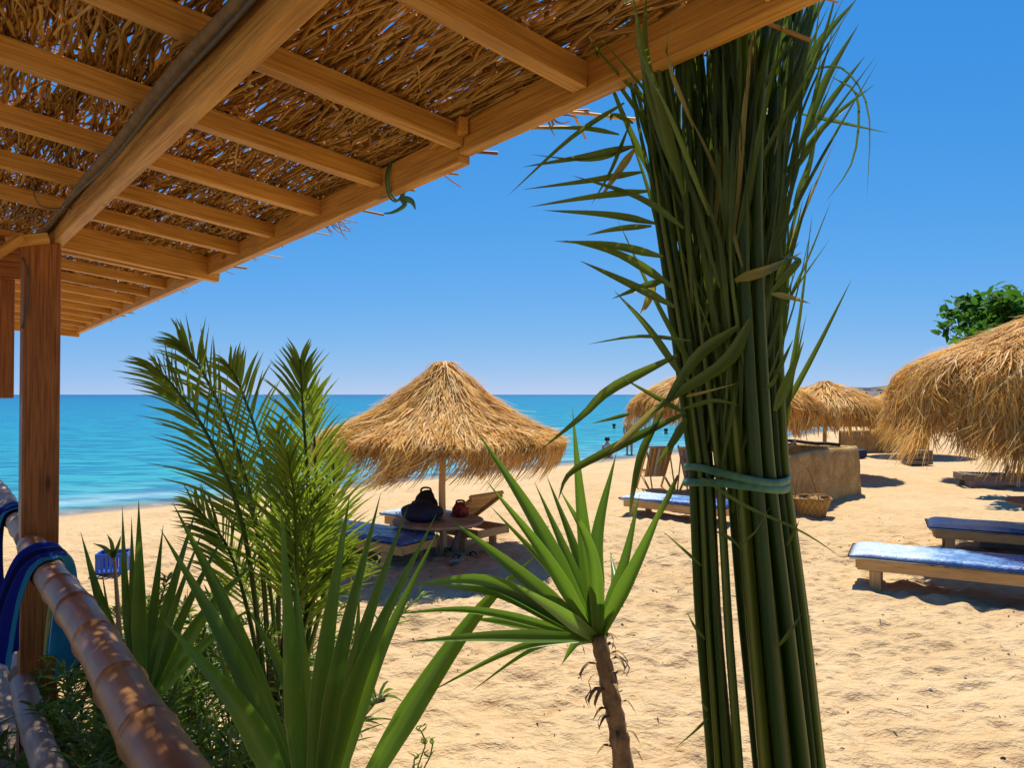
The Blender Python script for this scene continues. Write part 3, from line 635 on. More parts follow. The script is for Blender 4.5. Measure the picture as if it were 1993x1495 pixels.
for i, (pp, w, dry) in enumerate(LF):
    inner = pp[-1][1] < 100 and pp[-1][0] < 1330
    y0 = YB - .14; pts = []
    for k, (x, y) in enumerate(pp):
        s = k / (len(pp) - 1)
        dy = y0 - (.34 * s if inner else rs.uniform(-.02, .05) * s) 
        if x > 1500 and y < 500: dy = YB - .02 + .06 * s
        pts.append(at(x, y, dy))
    blade('leaflet', pts, w * .92, M['dry_leaf' if dry and i % 2 else 'bundle_leaf'], bd, hint=(rs.uniform(-.3, .3), -1, rs.uniform(.0, .5)), fold=.45, n=10, prof=prof_leaflet, twist=rs.uniform(-.3, .3))
MV, MQ, MU = [], [], []
for i in range(520):
    py = rs.choice([rs.uniform(60, 520), rs.uniform(60, 520), rs.uniform(300, 860), rs.uniform(500, 1000)]); a = rs.uniform(-1, 1); b = -math.sqrt(max(0, 1 - a * a)) * rs.uniform(.3, 1.05) if i % 4 else rs.uniform(-.2, .8)
    p0 = bpt(py, a * .94, b); L = rs.uniform(.30, .60) * (1 if py > 300 else .85); spread = max(0, (760 - py) / 700)
    ang = a * .34 * spread + rs.gauss(0, .12)
    if rs.random() < .12: ang += rs.choice((-1, 1)) * rs.uniform(.2, .5)
    d = Vector((math.sin(ang), -.06 * rs.random() + .10 * b * spread, math.cos(ang))).normalized()
    bend = Vector((rs.uniform(-.018, .018), -.01, 0)); pts = [p0, p0 + d * L * .5 + bend, p0 + d * L]
    w = rs.uniform(.007, .017); h = Vector((rs.uniform(-.6, .6), -1, rs.uniform(-.2, .5))); tw = rs.uniform(-.5, .5)
    if i % 9 < 4: blade('leaflet', pts, w, M['dry_leaf' if rs.random() < .05 else 'bundle_leaf'], bd, hint=h, fold=.5, n=7, prof=prof_leaflet, twist=tw)
    else:
        v, q, u = blade_geo(pts, w, h, .5, 7, prof_leaflet, tw); k = len(MV); MV += [tuple(c) for c in v]; MQ += [tuple(k + c for c in f) for f in q]; MU += u
tag(mk_np('leaf_mass', MV, MQ, M['bundle_leaf'], bd, uvs=MU), kind='stuff')

# ------------------------------------------------------------------ yuccas
def yucca(name, label, base, leaves, stem, hint=(0, -1, .55), seed=0, mat='yucca', wk=.92):
    b = Vector(stem[-1]); r = thing(name, label, 'yucca', b)
    rr = random.Random(seed)
    n = 40; P = spline(stem, n)
    MB().tube(P, [(.021 + .012 * i / n) * (1 + .09 * math.sin(i * 2.3) + rr.uniform(-.05, .05)) for i in range(n + 1)], 12).build('stem', M['bark'], r, smooth=True)
    for pts, w in leaves:
        q = [at(*p) for p in pts]
        blade('leaf', q, w * wk, M[mat], r, hint=(rr.uniform(-.5, .5), -1, rr.uniform(.1, .8)), fold=rr.uniform(.45, .9), n=16, twist=rr.uniform(-.3, .3))
    return r, P
def gpt(px, py, y):
    p = at(px, py, y); p.z = gz(p.x, p.y) - .02; return p
F = [([(556, 1548, 1.88), (470, 1380, 1.78), (318, 1206, 1.72)], .072), ([(575, 1540, 1.92), (440, 1250, 1.95), (312, 1030, 2.0)], .055), ([(580, 1540, 1.97), (455, 1210, 2.05), (336, 978, 2.1)], .060), ([(560, 1548, 2.0), (470, 1400, 2.1), (420, 1250, 2.2)], .05),
     ([(592, 1545, 1.87), (572, 1300, 1.82), (546, 958, 1.8)], .060), ([(602, 1545, 1.97), (592, 1330, 2.02), (572, 1090, 2.08)], .062), ([(612, 1545, 1.87), (640, 1250, 1.85), (681, 962, 1.85)], .062), ([(622, 1548, 1.82), (668, 1260, 1.78), (741, 960, 1.75)], .052), ([(632, 1548, 1.92), (700, 1260, 1.94), (794, 984, 1.97)], .052),
     ([(640, 1550, 1.87), (722, 1280, 1.86), (850, 1000, 1.85)], .062), ([(650, 1550, 1.97), (738, 1280, 2.02), (858, 1022, 2.06)], .050), ([(688, 1570, 1.92), (800, 1375, 1.96), (930, 1190, 2.06), (1045, 1080, 2.18)], .074), ([(660, 1560, 2.02), (690, 1330, 2.1), (700, 1150, 2.2)], .05), ([(618, 1550, 2.02), (560, 1330, 2.12), (480, 1180, 2.2)], .048)]
yucca('yucca', 'spiky yucca with broad upright leaves beside the bamboo railing', None, F, [at(612, 1535, 1.92), at(615, 1750, 1.93), gpt(620, 2200, 1.95)], seed=1)
F = [([(262, 1345, 2.62), (205, 1190, 2.6), (157, 1036, 2.6)], .055), ([(272, 1345, 2.66), (250, 1150, 2.66), (238, 984, 2.66)], .05), ([(280, 1345, 2.6), (276, 1150, 2.58), (270, 972, 2.56)], .062), ([(276, 1345, 2.7), (262, 1180, 2.72), (256, 1006, 2.74)], .045), ([(290, 1345, 2.7), (305, 1180, 2.76), (318, 1020, 2.8)], .055), ([(292, 1350, 2.66), (332, 1170, 2.7), (384, 984, 2.76)], .055), ([(298, 1350, 2.6), (345, 1180, 2.62), (402, 1012, 2.66)], .05), ([(300, 1360, 2.6), (370, 1180, 2.64), (446, 1022, 2.7)], .05), ([(305, 1365, 2.55), (400, 1200, 2.56), (500, 1090, 2.58)], .062), ([(300, 1370, 2.5), (400, 1260, 2.46), (495, 1178, 2.44)], .05), ([(266, 1350, 2.7), (225, 1240, 2.76), (196, 1100, 2.8)], .04)]
yucca('yucca', 'yucca with narrow upright leaves behind the railing near the blue towel', None, F, [at(283, 1340, 2.64), at(286, 1480, 2.66), gpt(290, 1880, 2.68)], seed=2)
B2 = 2.0
def L2(*p): return [(1163 + (p[0][0] - 1163) * .06, 1243, B2)] + [(x, y, B2 + d) for x, y, d in p]
F = [(L2((1045, 1020, .02), (926, 836, .05)), .062), (L2((1060, 1080, -.06), (946, 935, -.12)), .050), (L2((1085, 1130, .10), (953, 984, .22)), .046), (L2((1010, 1118, -.10), (872, 1008, -.22)), .060), (L2((960, 1140, -.16), (800, 1137, -.32)), .062), (L2((990, 1165, -.14), (845, 1140, -.28)), .056),
     (L2((930, 1192, -.05), (752, 1197, -.10)), .034), (L2((1010, 1215, .12), (908, 1204, .22)), .050), (L2((960, 1240, -.12), (792, 1250, -.26)), .044), (L2((1010, 1262, -.02), (828, 1352, -.04)), .030), (L2((1040, 1262, .06), (912, 1350, .12)), .022), (L2((1125, 1250, .14), (1092, 1296, .24)), .050), (L2((1110, 1100, .06), (1040, 938, .12)), .050), (L2((1120, 1080, .12), (1064, 926, .22)), .046),
     (L2((1135, 1020, -.02), (1114, 792, -.03)), .055), (L2((1160, 1060, .05), (1200, 880, .08)), .062), (L2((1150, 1080, -.12), (1088, 950, -.25)), .05), (L2((1212, 1110, .02), (1245, 962, .04)), .048), (L2((1240, 1095, -.06), (1306, 945, -.12)), .052), (L2((1196, 1150, .14), (1188, 1075, .30)), .050), (L2((1145, 1120, .16), (1140, 1010, .32)), .045), (L2((1085, 1190, -.2), (990, 1130, -.42)), .05)]
yr, P = yucca('yucca', 'single stemmed yucca with a star shaped leaf head standing on the open sand', None, F, [at(1163, 1236, B2), at(1186, 1340, B2), at(1213, 1495, B2), at(1228, 1750, B2 + .02), gpt(1230, 2220, B2 + .03)], seed=3, wk=.8)
for i in range(26):                                        # dry leaf bases curling off the stem
    k = random.uniform(.02, .6); p = P[int(k * 40)]; a = random.uniform(0, 6.28); d = Vector((math.cos(a), math.sin(a), 0))
    blade('leaf_base', [p + d * .018, p + d * .045 + Vector((0, 0, .008)), p + d * .07 + Vector((0, 0, -.02)), p + d * .06 + Vector((0, 0, -.045))][:random.choice([3, 4])], .012, M['bark'], yr, hint=(.1, -.2, 1), n=6, prof=prof_leaflet)

# ------------------------------------------------------------------ young date palm
base = gpt(545, 1700, 3.0)
dp = thing('date_palm', 'young date palm with feathery arching fronds behind the yuccas', 'palm', base)
def frond(parent, pts, n, l0, l1, wid, seed, mat='palm', first=.22, nrm=Vector((0, -1, .2)), join=False):
    rr = random.Random(seed); K = 40; P = spline(pts, K)
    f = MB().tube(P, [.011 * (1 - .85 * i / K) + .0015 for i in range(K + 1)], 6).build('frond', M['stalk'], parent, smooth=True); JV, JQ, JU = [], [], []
    for i in range(n):
        s = first + (1 - first) * (i + .5) / n; x = s * K; k = min(int(x), K - 1); p = P[k].lerp(P[k+1], x - k); t = (P[k+1] - P[k]).normalized()
        for sd in (-1, 1):
            side = t.cross(nrm).normalized() * sd; open_ = (1.0 - .55 * s) * rr.uniform(.8, 1.15)
            L = (l0 + (l1 - l0) * s) * math.sin(math.pi * min(.92, .22 + .72 * s)) ** .6 * rr.uniform(.85, 1.1)
            d = (t * math.cos(open_) + side * math.sin(open_) + nrm * rr.uniform(-.15, .45)).normalized()
            q = [p, p + d * L * .5 + Vector((0, 0, .01)), p + d * L + Vector((0, 0, -.04 * L / .3 + t.z * .02))]
            w = wid * rr.uniform(.8, 1.15); h = nrm + Vector((rr.uniform(-.4, .4), 0, rr.uniform(-.2, .5))); tw = rr.uniform(-.5, .5)
            if not join: blade('leaflet', q, w, M[mat], f, hint=h, fold=.5, n=6, prof=prof_leaflet, twist=tw)
            else:
                v, qd, u = blade_geo(q, w, h, .5, 6, prof_leaflet, tw); k0 = len(JV); JV += [tuple(c) for c in v]; JQ += [tuple(k0 + c for c in w_) for w_ in qd]; JU += u
    if join: tag(mk_np('leaflet_rows', JV, JQ, M[mat], f, uvs=JU), kind='stuff')
    return f
def pp(L, y0, y1): return [at(x, y, y0 + (y1 - y0) * i / (len(L) - 1)) for i, (x, y) in enumerate(L)]
FR = [([(560, 1420), (597, 1180), (601, 980), (590, 800), (584, 700)], 3.0, 2.85, (0, -1, .2)), ([(530, 1400), (505, 1060), (455, 860), (392, 720), (350, 665)], 3.0, 2.95, (-.2, -1, .25)),
      ([(520, 1380), (478, 1050), (410, 860), (340, 755), (305, 718)], 2.95, 2.7, (-.4, -1, .2)), ([(540, 1400), (540, 1100), (515, 900), (470, 760), (445, 710)], 3.05, 3.3, (.3, -1, .2)),
      ([(555, 1420), (625, 1180), (648, 1010), (650, 890)], 3.0, 3.2, (.2, -1, .1)), ([(535, 1420), (560, 1150), (560, 980), (540, 840)], 3.0, 2.75, (0, -1, -.1)),
      ([(525, 1400), (480, 1180), (440, 1060), (375, 980)], 3.0, 3.1, (-.3, -1, .4)), ([(545, 1420), (590, 1230), (625, 1130), (680, 1090)], 3.0, 2.9, (.2, -1, .5)),
      ([(540, 1420), (530, 1180), (490, 1000), (440, 890)], 3.0, 3.15, (-.1, -1, .1)), ([(560, 1420), (606, 1200), (615, 1010), (612, 860), (602, 760)], 3.05, 3.1, (.1, -1, .2)), ([(548, 1420), (575, 1190), (575, 1000), (560, 880)], 3.0, 2.7, (0, -1, .3)), ([(550, 1420), (580, 1200), (605, 1060), (620, 960)], 3.0, 2.8, (.1, -1, .1))]
for i, (L, y0, y1, nr) in enumerate(FR):
    n = 42 if i == 0 else 34 if i < 4 else 26
    frond(dp, pp(L, y0, y1), n, .42 if i == 0 else .38, .24, .0135, i + 1, nrm=Vector(nr), first=.25 if i < 4 else .32, join=i > 3)
for i in range(5):
    x = 505 + i * 14
    MB().tube(spline([at(x + random.uniform(-8, 8), 1240, 3.0), at(x + random.uniform(-14, 14), 1380, 3.0), gpt(540 + i * 4, 1700, 3.0 + .02 * i)], 14), [.008 + .001 * k for k in range(15)], 7).build('stem', M['bark'], dp, smooth=True)

# ------------------------------------------------------------------ undergrowth
def shrub(label, c, rx, ry, h, nst, nlf, seed, ll=(.05, .12), wl=.007):
    rr = np.random.default_rng(seed); b = Vector(c); b.z = gz(b.x, b.y)
    r = thing('shrub', label, 'shrub', b, 'shrubs growing behind the railing')
    tips = []
    for i in range(nst):
        p0 = b + Vector((rr.normal(0, rx * .35), rr.normal(0, ry * .35), -.02)); hh = h * rr.uniform(.6, 1)
        p1 = p0 + Vector((rr.normal(0, rx * .25), rr.normal(0, ry * .25), hh * .55)); p2 = p1 + Vector((rr.normal(0, rx * .35), rr.normal(0, ry * .35), hh * .45))
        P = spline([p0, p1, p2], 8); tips.append(P)
        MB().tube(P, [.006 - .0005 * k for k in range(9)], 5).build('stem', M['bark'], r, smooth=True)
    K = 5; idx = rr.integers(0, nst, nlf); s = rr.uniform(.15, 1, nlf) ** .8 * 7.99
    A = np.array([[tuple(p) for p in P] for P in tips]); k = s.astype(int); fr = (s - k)[:, None]
    p = A[idx, k] * (1 - fr) + A[idx, k + 1] * fr
    d = rr.normal(0, 1, (nlf, 3)); d[:, 2] = np.abs(d[:, 2]) * .9 + .25; d /= np.linalg.norm(d, axis=1, keepdims=True)
    L = rr.uniform(ll[0], ll[1], nlf); tt = np.linspace(0, 1, K)
    P = p[:, None] + d[:, None] * (tt[None, :, None] * L[:, None, None]); P[..., 2] -= (tt ** 2)[None] * L[:, None] * rr.uniform(.1, .6, nlf)[:, None]
    sd = np.cross(d, rr.normal(0, 1, (nlf, 3))); sd /= np.linalg.norm(sd, axis=1, keepdims=True)
    W = wl * rr.uniform(.6, 1.3, nlf)[:, None] * np.array([.35, 1, .95, .6, .05])[None]
    V, Q, rn, u = ribbons(P, W, np.repeat(sd[:, None], K, 1), rr.random(nlf))
    o = mk_np('foliage', V, Q, M['bush'], r, uvs=u, rnd=rn); o['kind'] = 'stuff'
shrub('tangled narrow leaved shrub filling the shade under the bamboo railing', uv(.80, 4.3, 0), .55, .5, 1.05, 34, 6500, 21, (.05, .12), .005)
shrub('fine leaved green shrub growing around the date palm stems', at(470, 1600, 3.35), .6, .45, 1.40, 34, 6500, 22, (.05, .13), .0045)
shrub('low dark shrub growing beside the lower bamboo rail', uv(.74, 3.45, 0), .45, .42, 1.0, 32, 4600, 23, (.06, .16), .006)
shrub('low grassy shrub at the foot of the broad leaved yucca', uv(.80, 2.6, 0), .45, .4, 1.05, 30, 3800, 24, (.08, .2), .006)
# sapling and small sprig
sp = gpt(232, 1650, 3.4); r = thing('sapling', 'thin brown sapling with a few small leaves at its top', 'sapling', sp)
MB().tube(spline([sp, at(236, 1330, 3.4), at(229, 1180, 3.4), at(222, 1085, 3.4)], 20), [.017 - .0005 * k for k in range(21)], 8).build('stem', M['pole_wood'], r, smooth=True)
for tx, ty in ((180, 1058), (208, 1040), (236, 1042), (228, 1062), (205, 1072)):
    blade('leaf', [at(222, 1088, 3.4), at((222 + tx) / 2 + 3, (1088 + ty) / 2 - 6, 3.38), at(tx, ty, 3.36)], .022, M['bush'], r, n=6, prof=prof_leaflet)
sp = gpt(815, 1560, 3.75); r = thing('sprig', 'small green sprig sprouting from the bare sand', 'plant', sp)
for pts in ([(818, 1560), (812, 1500), (828, 1450), (820, 1425)], [(818, 1560), (820, 1510), (836, 1475), (842, 1450)], [(816, 1560), (806, 1520), (806, 1480)]):
    MB().tube(spline([at(x, y, 3.75) for x, y in pts], 8), .004, 5).build('stem', M['stalk'], r, smooth=True)
    for x, y in pts[1:]:
        for k in range(3):
            p = at(x, y, 3.75); blade('leaf', [p, p + Vector((random.uniform(-.03, .03), -.01, .025)), p + Vector((random.uniform(-.05, .05), -.02, .05))], .010, M['bush'], r, n=5, prof=prof_leaflet)

# ------------------------------------------------------------------ thatched umbrellas
def umbrella_at(loc, label, prof, H, seed, n, wind=(-.25, -.05), width=.008, group='thatched umbrellas on the beach', pole_r=.045, K=7, fringe=.42, frizz=1.0, lift=.05, clumps=34, shag=.05):
    rr = np.random.default_rng(seed); loc = Vector(loc)
    r = thing('thatched_umbrella', label, 'umbrella', loc, group)
    pf = np.array(prof, float); ds = np.r_[0, np.cumsum(np.hypot(np.diff(pf[:, 0]), np.diff(pf[:, 1])))]; S = ds[-1]
    rim = int(np.argmax(pf[:, 0])); Srim = ds[rim]
    # solid core under the thatch
    MB().lathe(loc, [(max(a - .05, .01), H - b - .05) for a, b in pf[:rim + 1]], 28).build('canopy', M['straw_core'], r, smooth=True)
    MB().tube([loc + Vector((.01 * math.sin(k), .01 * math.cos(k * 2), -.3 + (H - .1) * k / 10)) for k in range(11)], [pole_r * (1.08 - .016 * k) for k in range(11)], 12).build('pole', M['pole_wood'], r, smooth=True)
    for k in range(8):
        a = k * math.pi / 4 + .2; c, s = math.cos(a), math.sin(a); e = rim
        MB().tube([loc + Vector((0, 0, H - .30)), loc + Vector((c * pf[e, 0] * .9, s * pf[e, 0] * .9, H - pf[e, 1] - .07))], .02, 6).build('rib', M['pole_wood'], r, smooth=True)
    def strands(N, s0, L, wdt, jit, clump):
        th = rr.uniform(0, 2 * np.pi, N)
        if clump:
            ci = np.round(th * clump / (2 * np.pi) + rr.normal(0, .20, N)).astype(int) % clump; cr = rr.random((3, clump))
            cl = (ci + .55 * (cr[2] - .5)[ci]) * 2 * np.pi / clump; cl = th + (cl - th + np.pi) % (2 * np.pi) - np.pi
            L = L + fringe * (cr[0][ci] ** 1.5 * 1.3 - .45); cw = .3 + 1.4 * cr[1][ci]
        else: cl = th; cw = np.ones(N)
        t = np.linspace(0, 1, K)[None]; s = s0[:, None] + L[:, None] * t
        rad = np.interp(s, ds, pf[:, 0]); dr = np.interp(s, ds, pf[:, 1])
        over = np.maximum(s - S, 0); dr = dr + over
        dro = rr.uniform(-.01, .05, N)[:, None] * (1 - .3 * t) + .09 * (vn(th * 4, s0 * 4, 1, 9))[:, None] + (rr.random(N) < .06)[:, None] * .08 * t + shag * rr.random(N)[:, None] * t ** 2 + jit * .010 * np.sin(rr.uniform(0, 6, N)[:, None] + t * 3)
        hang = np.clip((s - Srim) / .35, 0, 1.8)
        ang = th[:, None] + (cl - th)[:, None] * np.clip(hang * .8, 0, .9) + rr.normal(0, .13, N)[:, None] * t * jit * .5 / np.maximum(rad, .35) + rr.normal(0, .02, N)[:, None] * t ** 2 * jit
        rad = rad + dro + lift * hang * rr.uniform(-.6, 1.3, N)[:, None] + .12 * ((cw - 1) * .6)[:, None] * hang
        X = rad * np.cos(ang) + wind[0] * hang ** 1.6 * cw[:, None] * .5; Y = rad * np.sin(ang) + wind[1] * hang ** 1.6 * cw[:, None] * .5
        Z = H - dr + dro * .6 + rr.uniform(0, .02, N)[:, None]
        P = np.stack([X, Y, Z], -1) + np.array(loc)
        T = np.gradient(P, axis=1); sd = np.cross(T, np.stack([np.cos(ang), np.sin(ang), np.full_like(ang, .8)], -1) + rr.normal(0, .25, (N, 1, 3))); sd /= np.linalg.norm(sd, axis=2, keepdims=True) + 1e-9
        W = wdt * rr.uniform(.5, 1.4, N)[:, None] * (1 - .75 * t ** 2)
        return ribbons(P, W, sd, np.clip(rr.beta(2.2, 1.7, N) + .35 * vn(th * 6, s0 * 4, 1, 4), 0, 1))
    n1 = int(n * .58); n2 = n - n1
    s0 = np.sqrt(rr.uniform(0, 1, n1)) * (Srim + .05); A = strands(n1, np.maximum(s0 - .15, 0.0), rr.uniform(.25, .6, n1), width, frizz, 0)
    s1 = Srim - rr.uniform(.05, .55, n2); B = strands(n2, s1, np.maximum(.15, (S - s1) + rr.uniform(-.45, .25, n2) * fringe), width, frizz, clumps)
    V = np.concatenate([A[0], B[0]]); Q = np.concatenate([A[1], B[1] + len(A[0])])
    o = mk_np('thatch', V, Q, M['straw'], r, rnd=np.concatenate([A[2], B[2]]), uvs=np.concatenate([A[3], B[3]]), smooth=False); o['kind'] = 'stuff'
    # ragged topknot
    m = 260; a = rr.uniform(0, 6.28, m); t = np.linspace(0, 1, 5)[None]; rad = rr.uniform(0, .10, m)[:, None] + t * rr.uniform(.02, .22, m)[:, None]
    P = np.stack([rad * np.cos(a)[:, None], rad * np.sin(a)[:, None], H + .03 + rr.uniform(-.02, .05, m)[:, None] + .05 * t - .35 * t ** 2 * rr.uniform(.2, 1, m)[:, None]], -1) + np.array(loc)
    sd = np.stack([-np.sin(a), np.cos(a), 0 * a], -1)[:, None].repeat(5, 1)
    V, Q, rn, u = ribbons(P, np.full((m, 5), width), sd, rr.random(m)); o = mk_np('topknot', V, Q, M['straw'], r, rnd=rn, uvs=u, smooth=False); o['kind'] = 'stuff'
    return r
def ug(px, y):
    p = at(px, 768, y); p.z = gz(p.x, p.y) ; return p
PR_C = [(.02, -.02), (.10, .02), (.30, .19), (.42, .30), (.66, .49), (.95, .68), (1.25, .83), (1.46, .93), (1.58, 1.02)]
cu = ug(862, 9.6)
umbrella_at(cu, 'straw umbrella shading the table with a black bag', PR_C, 2.46 - cu.z, 1, 17000, (-.36, -.10), .0075, frizz=1.5, fringe=.50, clumps=22, shag=.07)
PR_B = [(.02, -.02), (.15, .03), (.5, .20), (1.0, .42), (1.45, .60), (1.62, .70), (1.77, .88), (1.83, 1.08), (1.85, 1.30), (1.85, 1.46)]
bu_ = ug(2058, 9.1)
umbrella_at(bu_, 'large shaggy straw umbrella above the blue loungers on the right', PR_B, 3.12 - bu_.z, 2, 26000, (-.14, -.1), .0075, pole_r=.06, fringe=.55, frizz=2.2, lift=.06, clumps=40, shag=.07)
PR_D = [(.02, -.02), (.12, .02), (.45, .13), (.9, .30), (1.25, .48), (1.42, .62), (1.52, .80), (1.54, 1.0), (1.53, 1.12)]
p = ug(1405, 15.3); umbrella_at(p, 'straw umbrella standing behind the palm frond bundle', [(.02, -.02), (.15, .02), (.5, .13), (.92, .29), (1.35, .48), (1.7, .66), (1.88, .83), (1.93, 1.0), (1.92, 1.08)], 2.72 - p.z, 3, 9000, (-.12, -.05), .011, frizz=1.3, fringe=.32)
p = ug(1605, 18.8); u4 = p; umbrella_at(p, 'straw umbrella with slim bare pole beyond the mud corner wall', PR_D, 2.38 - p.z, 4, 4200, (.10, -.02), .014, K=6, pole_r=.05)
p = ug(1775, 25); umbrella_at(p, 'small distant straw umbrella half hidden by the large shaggy one', PR_D, 2.35 - p.z, 5, 2000, (.0, 0), .022, K=5)
p = ug(1958, 17.6); umbrella_at(p, 'straw umbrella shading the dark bare lounger', PR_D, 2.45 - p.z, 6, 3500, (.0, 0), .015, K=6)

# ------------------------------------------------------------------ sun loungers
def lounger(label, corner, rz, group='sun loungers on the sand', wood='lounger_wood', raise_=0.0, L=1.95, W=.66, mattress=True, mat='mattress'):
    c = Vector(corner); zs = [gz(c.x, c.y), gz(c.x + L * math.cos(rz), c.y + L * math.sin(rz))]; c.z = sum(zs) / 2 - .02
    r = thing('sun_lounger', label, 'sun lounger', c, group); m = Matrix.Rotation(rz, 3, 'Z')
    T = lambda x, y, z: c + m @ Vector((x, y, z))
    for y in (.03, W - .03):
        MB().box(T(L / 2 + .02, y, .265), (L - .06, .045, .115), m).build('side_rail', M[wood], r, bevel=.006)
    for x in (.05, L - .03): MB().box(T(x, W / 2, .265), (.04, W - .11, .10), m).build('end_rail', M[wood], r, bevel=.005)
    for x in (.22, L - .30):
        for y in (.03, W - .03): MB().box(T(x, y, .095), (.11, .05, .222), m).build('leg', M[wood], r, bevel=.005)
    xb = L - .75 if raise_ else L
    for k in range(int((xb - .06) / .12)): MB().box(T(.09 + k * .12, W / 2, .333), (.085, W - .01, .018), m).build('slat', M[wood], r)
    if raise_:
        rot = m @ Matrix.Rotation(-raise_, 3, 'Y'); o = T(xb, W / 2, .33)
        for k in range(6): MB().box(o + rot @ Vector((.07 + k * .12, 0, 0)), (.09, W - .02, .018), rot).build('back_slat', M[wood], r)
        for y in (-1, 1): MB().box(o + rot @ Vector((.37, y * (W / 2 - .04), -.03)), (.74, .04, .04), rot).build('back_frame', M[wood], r, bevel=.004)
        MB().box(o + rot @ Vector((.74, 0, .01)), (.05, W, .05), rot).build('back_rail', M[wood], r, bevel=.005)
    if mattress:
        nx, ny = 40, 14; top = []; x1 = xb if raise_ else L - .02
        for i in range(nx + 1):
            row = []
            for j in range(ny + 1):
                x = -.03 + (x1 + .03) * i / nx; y = -.02 + (W + .04) * j / ny
                e = min(i, nx - i, 2.5 * j, 2.5 * (ny - j)); z = .345 + .055 * min(1, (e / 2.2)) ** .5 + .010 * float(vn(np.array([x + c.x]), np.array([y * 2 + c.y]), .16, 3)[0]) * (e > 0) + .012 * float(vn(np.array([x * 1.3]), np.array([y]), .4, 5)[0])
                row.append(T(x, y, z))
            top.append(row)
        mb = MB().sheet(top)
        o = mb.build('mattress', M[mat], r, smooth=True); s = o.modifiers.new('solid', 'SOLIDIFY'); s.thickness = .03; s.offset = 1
        for y in (-.025, W + .025): MB().tube([T(-.035 + (x1 + .04) * k / 12, y, .352) for k in range(13)], .007, 6).build('piping', M['navy'], o, smooth=True)
        MB().tube([T(-.036, -.025 + (W + .05) * k / 6, .352) for k in range(7)], .007, 6).build('piping', M['navy'], o, smooth=True)
    return r
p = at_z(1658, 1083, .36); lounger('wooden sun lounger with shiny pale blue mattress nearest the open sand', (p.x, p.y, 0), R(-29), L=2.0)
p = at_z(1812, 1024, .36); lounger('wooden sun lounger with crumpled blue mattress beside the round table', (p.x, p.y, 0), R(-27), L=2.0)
p = at_z(1872, 921, .34); lounger('dark bare lounger in the shade of a straw umbrella', (p.x, p.y, 0), R(-12), wood='grey_wood', mattress=False)  # bare frame in a darker wood than the other loungers
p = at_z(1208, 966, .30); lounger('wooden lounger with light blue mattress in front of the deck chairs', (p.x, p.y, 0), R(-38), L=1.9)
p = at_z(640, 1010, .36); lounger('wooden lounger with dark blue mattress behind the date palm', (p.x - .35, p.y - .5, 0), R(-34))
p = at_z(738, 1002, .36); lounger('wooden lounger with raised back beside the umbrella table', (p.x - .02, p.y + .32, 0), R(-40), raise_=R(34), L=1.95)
p = at_z(1935, 1072, .0); o = MB().box(Vector((p.x + .2, p.y + .15, .15)), (.55, .35, .28), Matrix.Rotation(R(-27), 3, 'Z')).build('plain_block', M['block'], org=(p.x + .2, p.y + .15, 0), bevel=.02)  # plain grey box on the ground under the lounger
tag(o, 'plain grey block standing under the crumpled blue lounger', 'block')

# ------------------------------------------------------------------ round tables
def table(label, c, r0, h, mat, seed):
    c = Vector(c); c.z = gz(c.x, c.y); r = thing('round_table', label, 'table', c, 'round tables around the umbrella poles')
    MB().lathe(c, [(.055, h - .035), (r0 - .01, h - .035), (r0, h - .02), (r0, h), (r0 - .012, h + .006), (.055, h + .006)], 36).build('table_top', M[mat], r, smooth=False)
    for k in range(3):
        a = k * 2.09 + seed; MB().beam(c + Vector((.12 * math.cos(a), .12 * math.sin(a), -.05)), c + Vector((r0 * .55 * math.cos(a), r0 * .55 * math.sin(a), h - .036)), .06, .06, up=Vector((math.cos(a), math.sin(a), 0))).build('leg', M['grey_wood'], r, bevel=.005)
    MB().box(c + Vector((0, 0, h - .08)), (r0 * 1.5, .07, .06)).build('stretcher', M['grey_wood'], r, bevel=.004)
    return c
tc = table('low round wooden table around the pole with a black bag on it', (cu.x - .06, cu.y, 0), .60, .44, 'table', .4)
table('round dark table shaded by the large shaggy umbrella', (bu_.x, bu_.y, 0), .56, .72, 'grey', 1.1) if 'grey' in M else table('round dark table shaded by the large shaggy umbrella', (bu_.x, bu_.y, 0), .56, .72, 'table', 1.1)

# ------------------------------------------------------------------ bags and sandals under the centre umbrella
def lump(name, label, cat, c, rx, ry, rz, mat, seed, parts=None):
    c = Vector(c); r = thing(name, label, cat, c); rows = []
    for i in range(13):
        a = math.pi * i / 12; row = []
        for j in range(25):
            b = 2 * math.pi * j / 24; q = Vector((math.sin(a) * math.cos(b), math.sin(a) * math.sin(b), math.cos(a)))
            k = 1 + .35 * float(vn(np.array([q.x * 1.5 + seed]), np.array([q.z * 1.5 + (q.y * 1.5)]), 1, 2)[0]) * math.sin(a)
            row.append(c + Vector((q.x * rx * k, q.y * ry * k, max(0, (q.z * .55 + .45) * rz * 1.0 * (k if q.z > 0 else 1)))))
        rows.append(row)
    MB().sheet(rows).build('body', M[mat], r, smooth=True)
    mb = MB().tube(spline([c + Vector((-rx * .5, 0, rz * .8)), c + Vector((-rx * .35, -.03, rz * 1.08)), c + Vector((rx * .35, -.03, rz * 1.08)), c + Vector((rx * .5, 0, rz * .8))], 14), .014, 6); mb.build('handle', M[mat], r, smooth=True)
    return r
zt = tc.z + .447
lump('beach_bag', 'slumped black beach bag on the round wooden table', 'bag', (cu.x - .26, cu.y - .12, zt), .27, .2, .24, 'navy', 1)
lump('backpack', 'upright black backpack on the table beside the pole', 'bag', (cu.x - .24, cu.y + .18, zt), .15, .13, .36, 'dark', 4)
lump('cloth_bag', 'red patterned cloth bag behind the umbrella pole', 'bag', (cu.x + .22, cu.y + .22, zt), .12, .11, .20, 'red', 6)
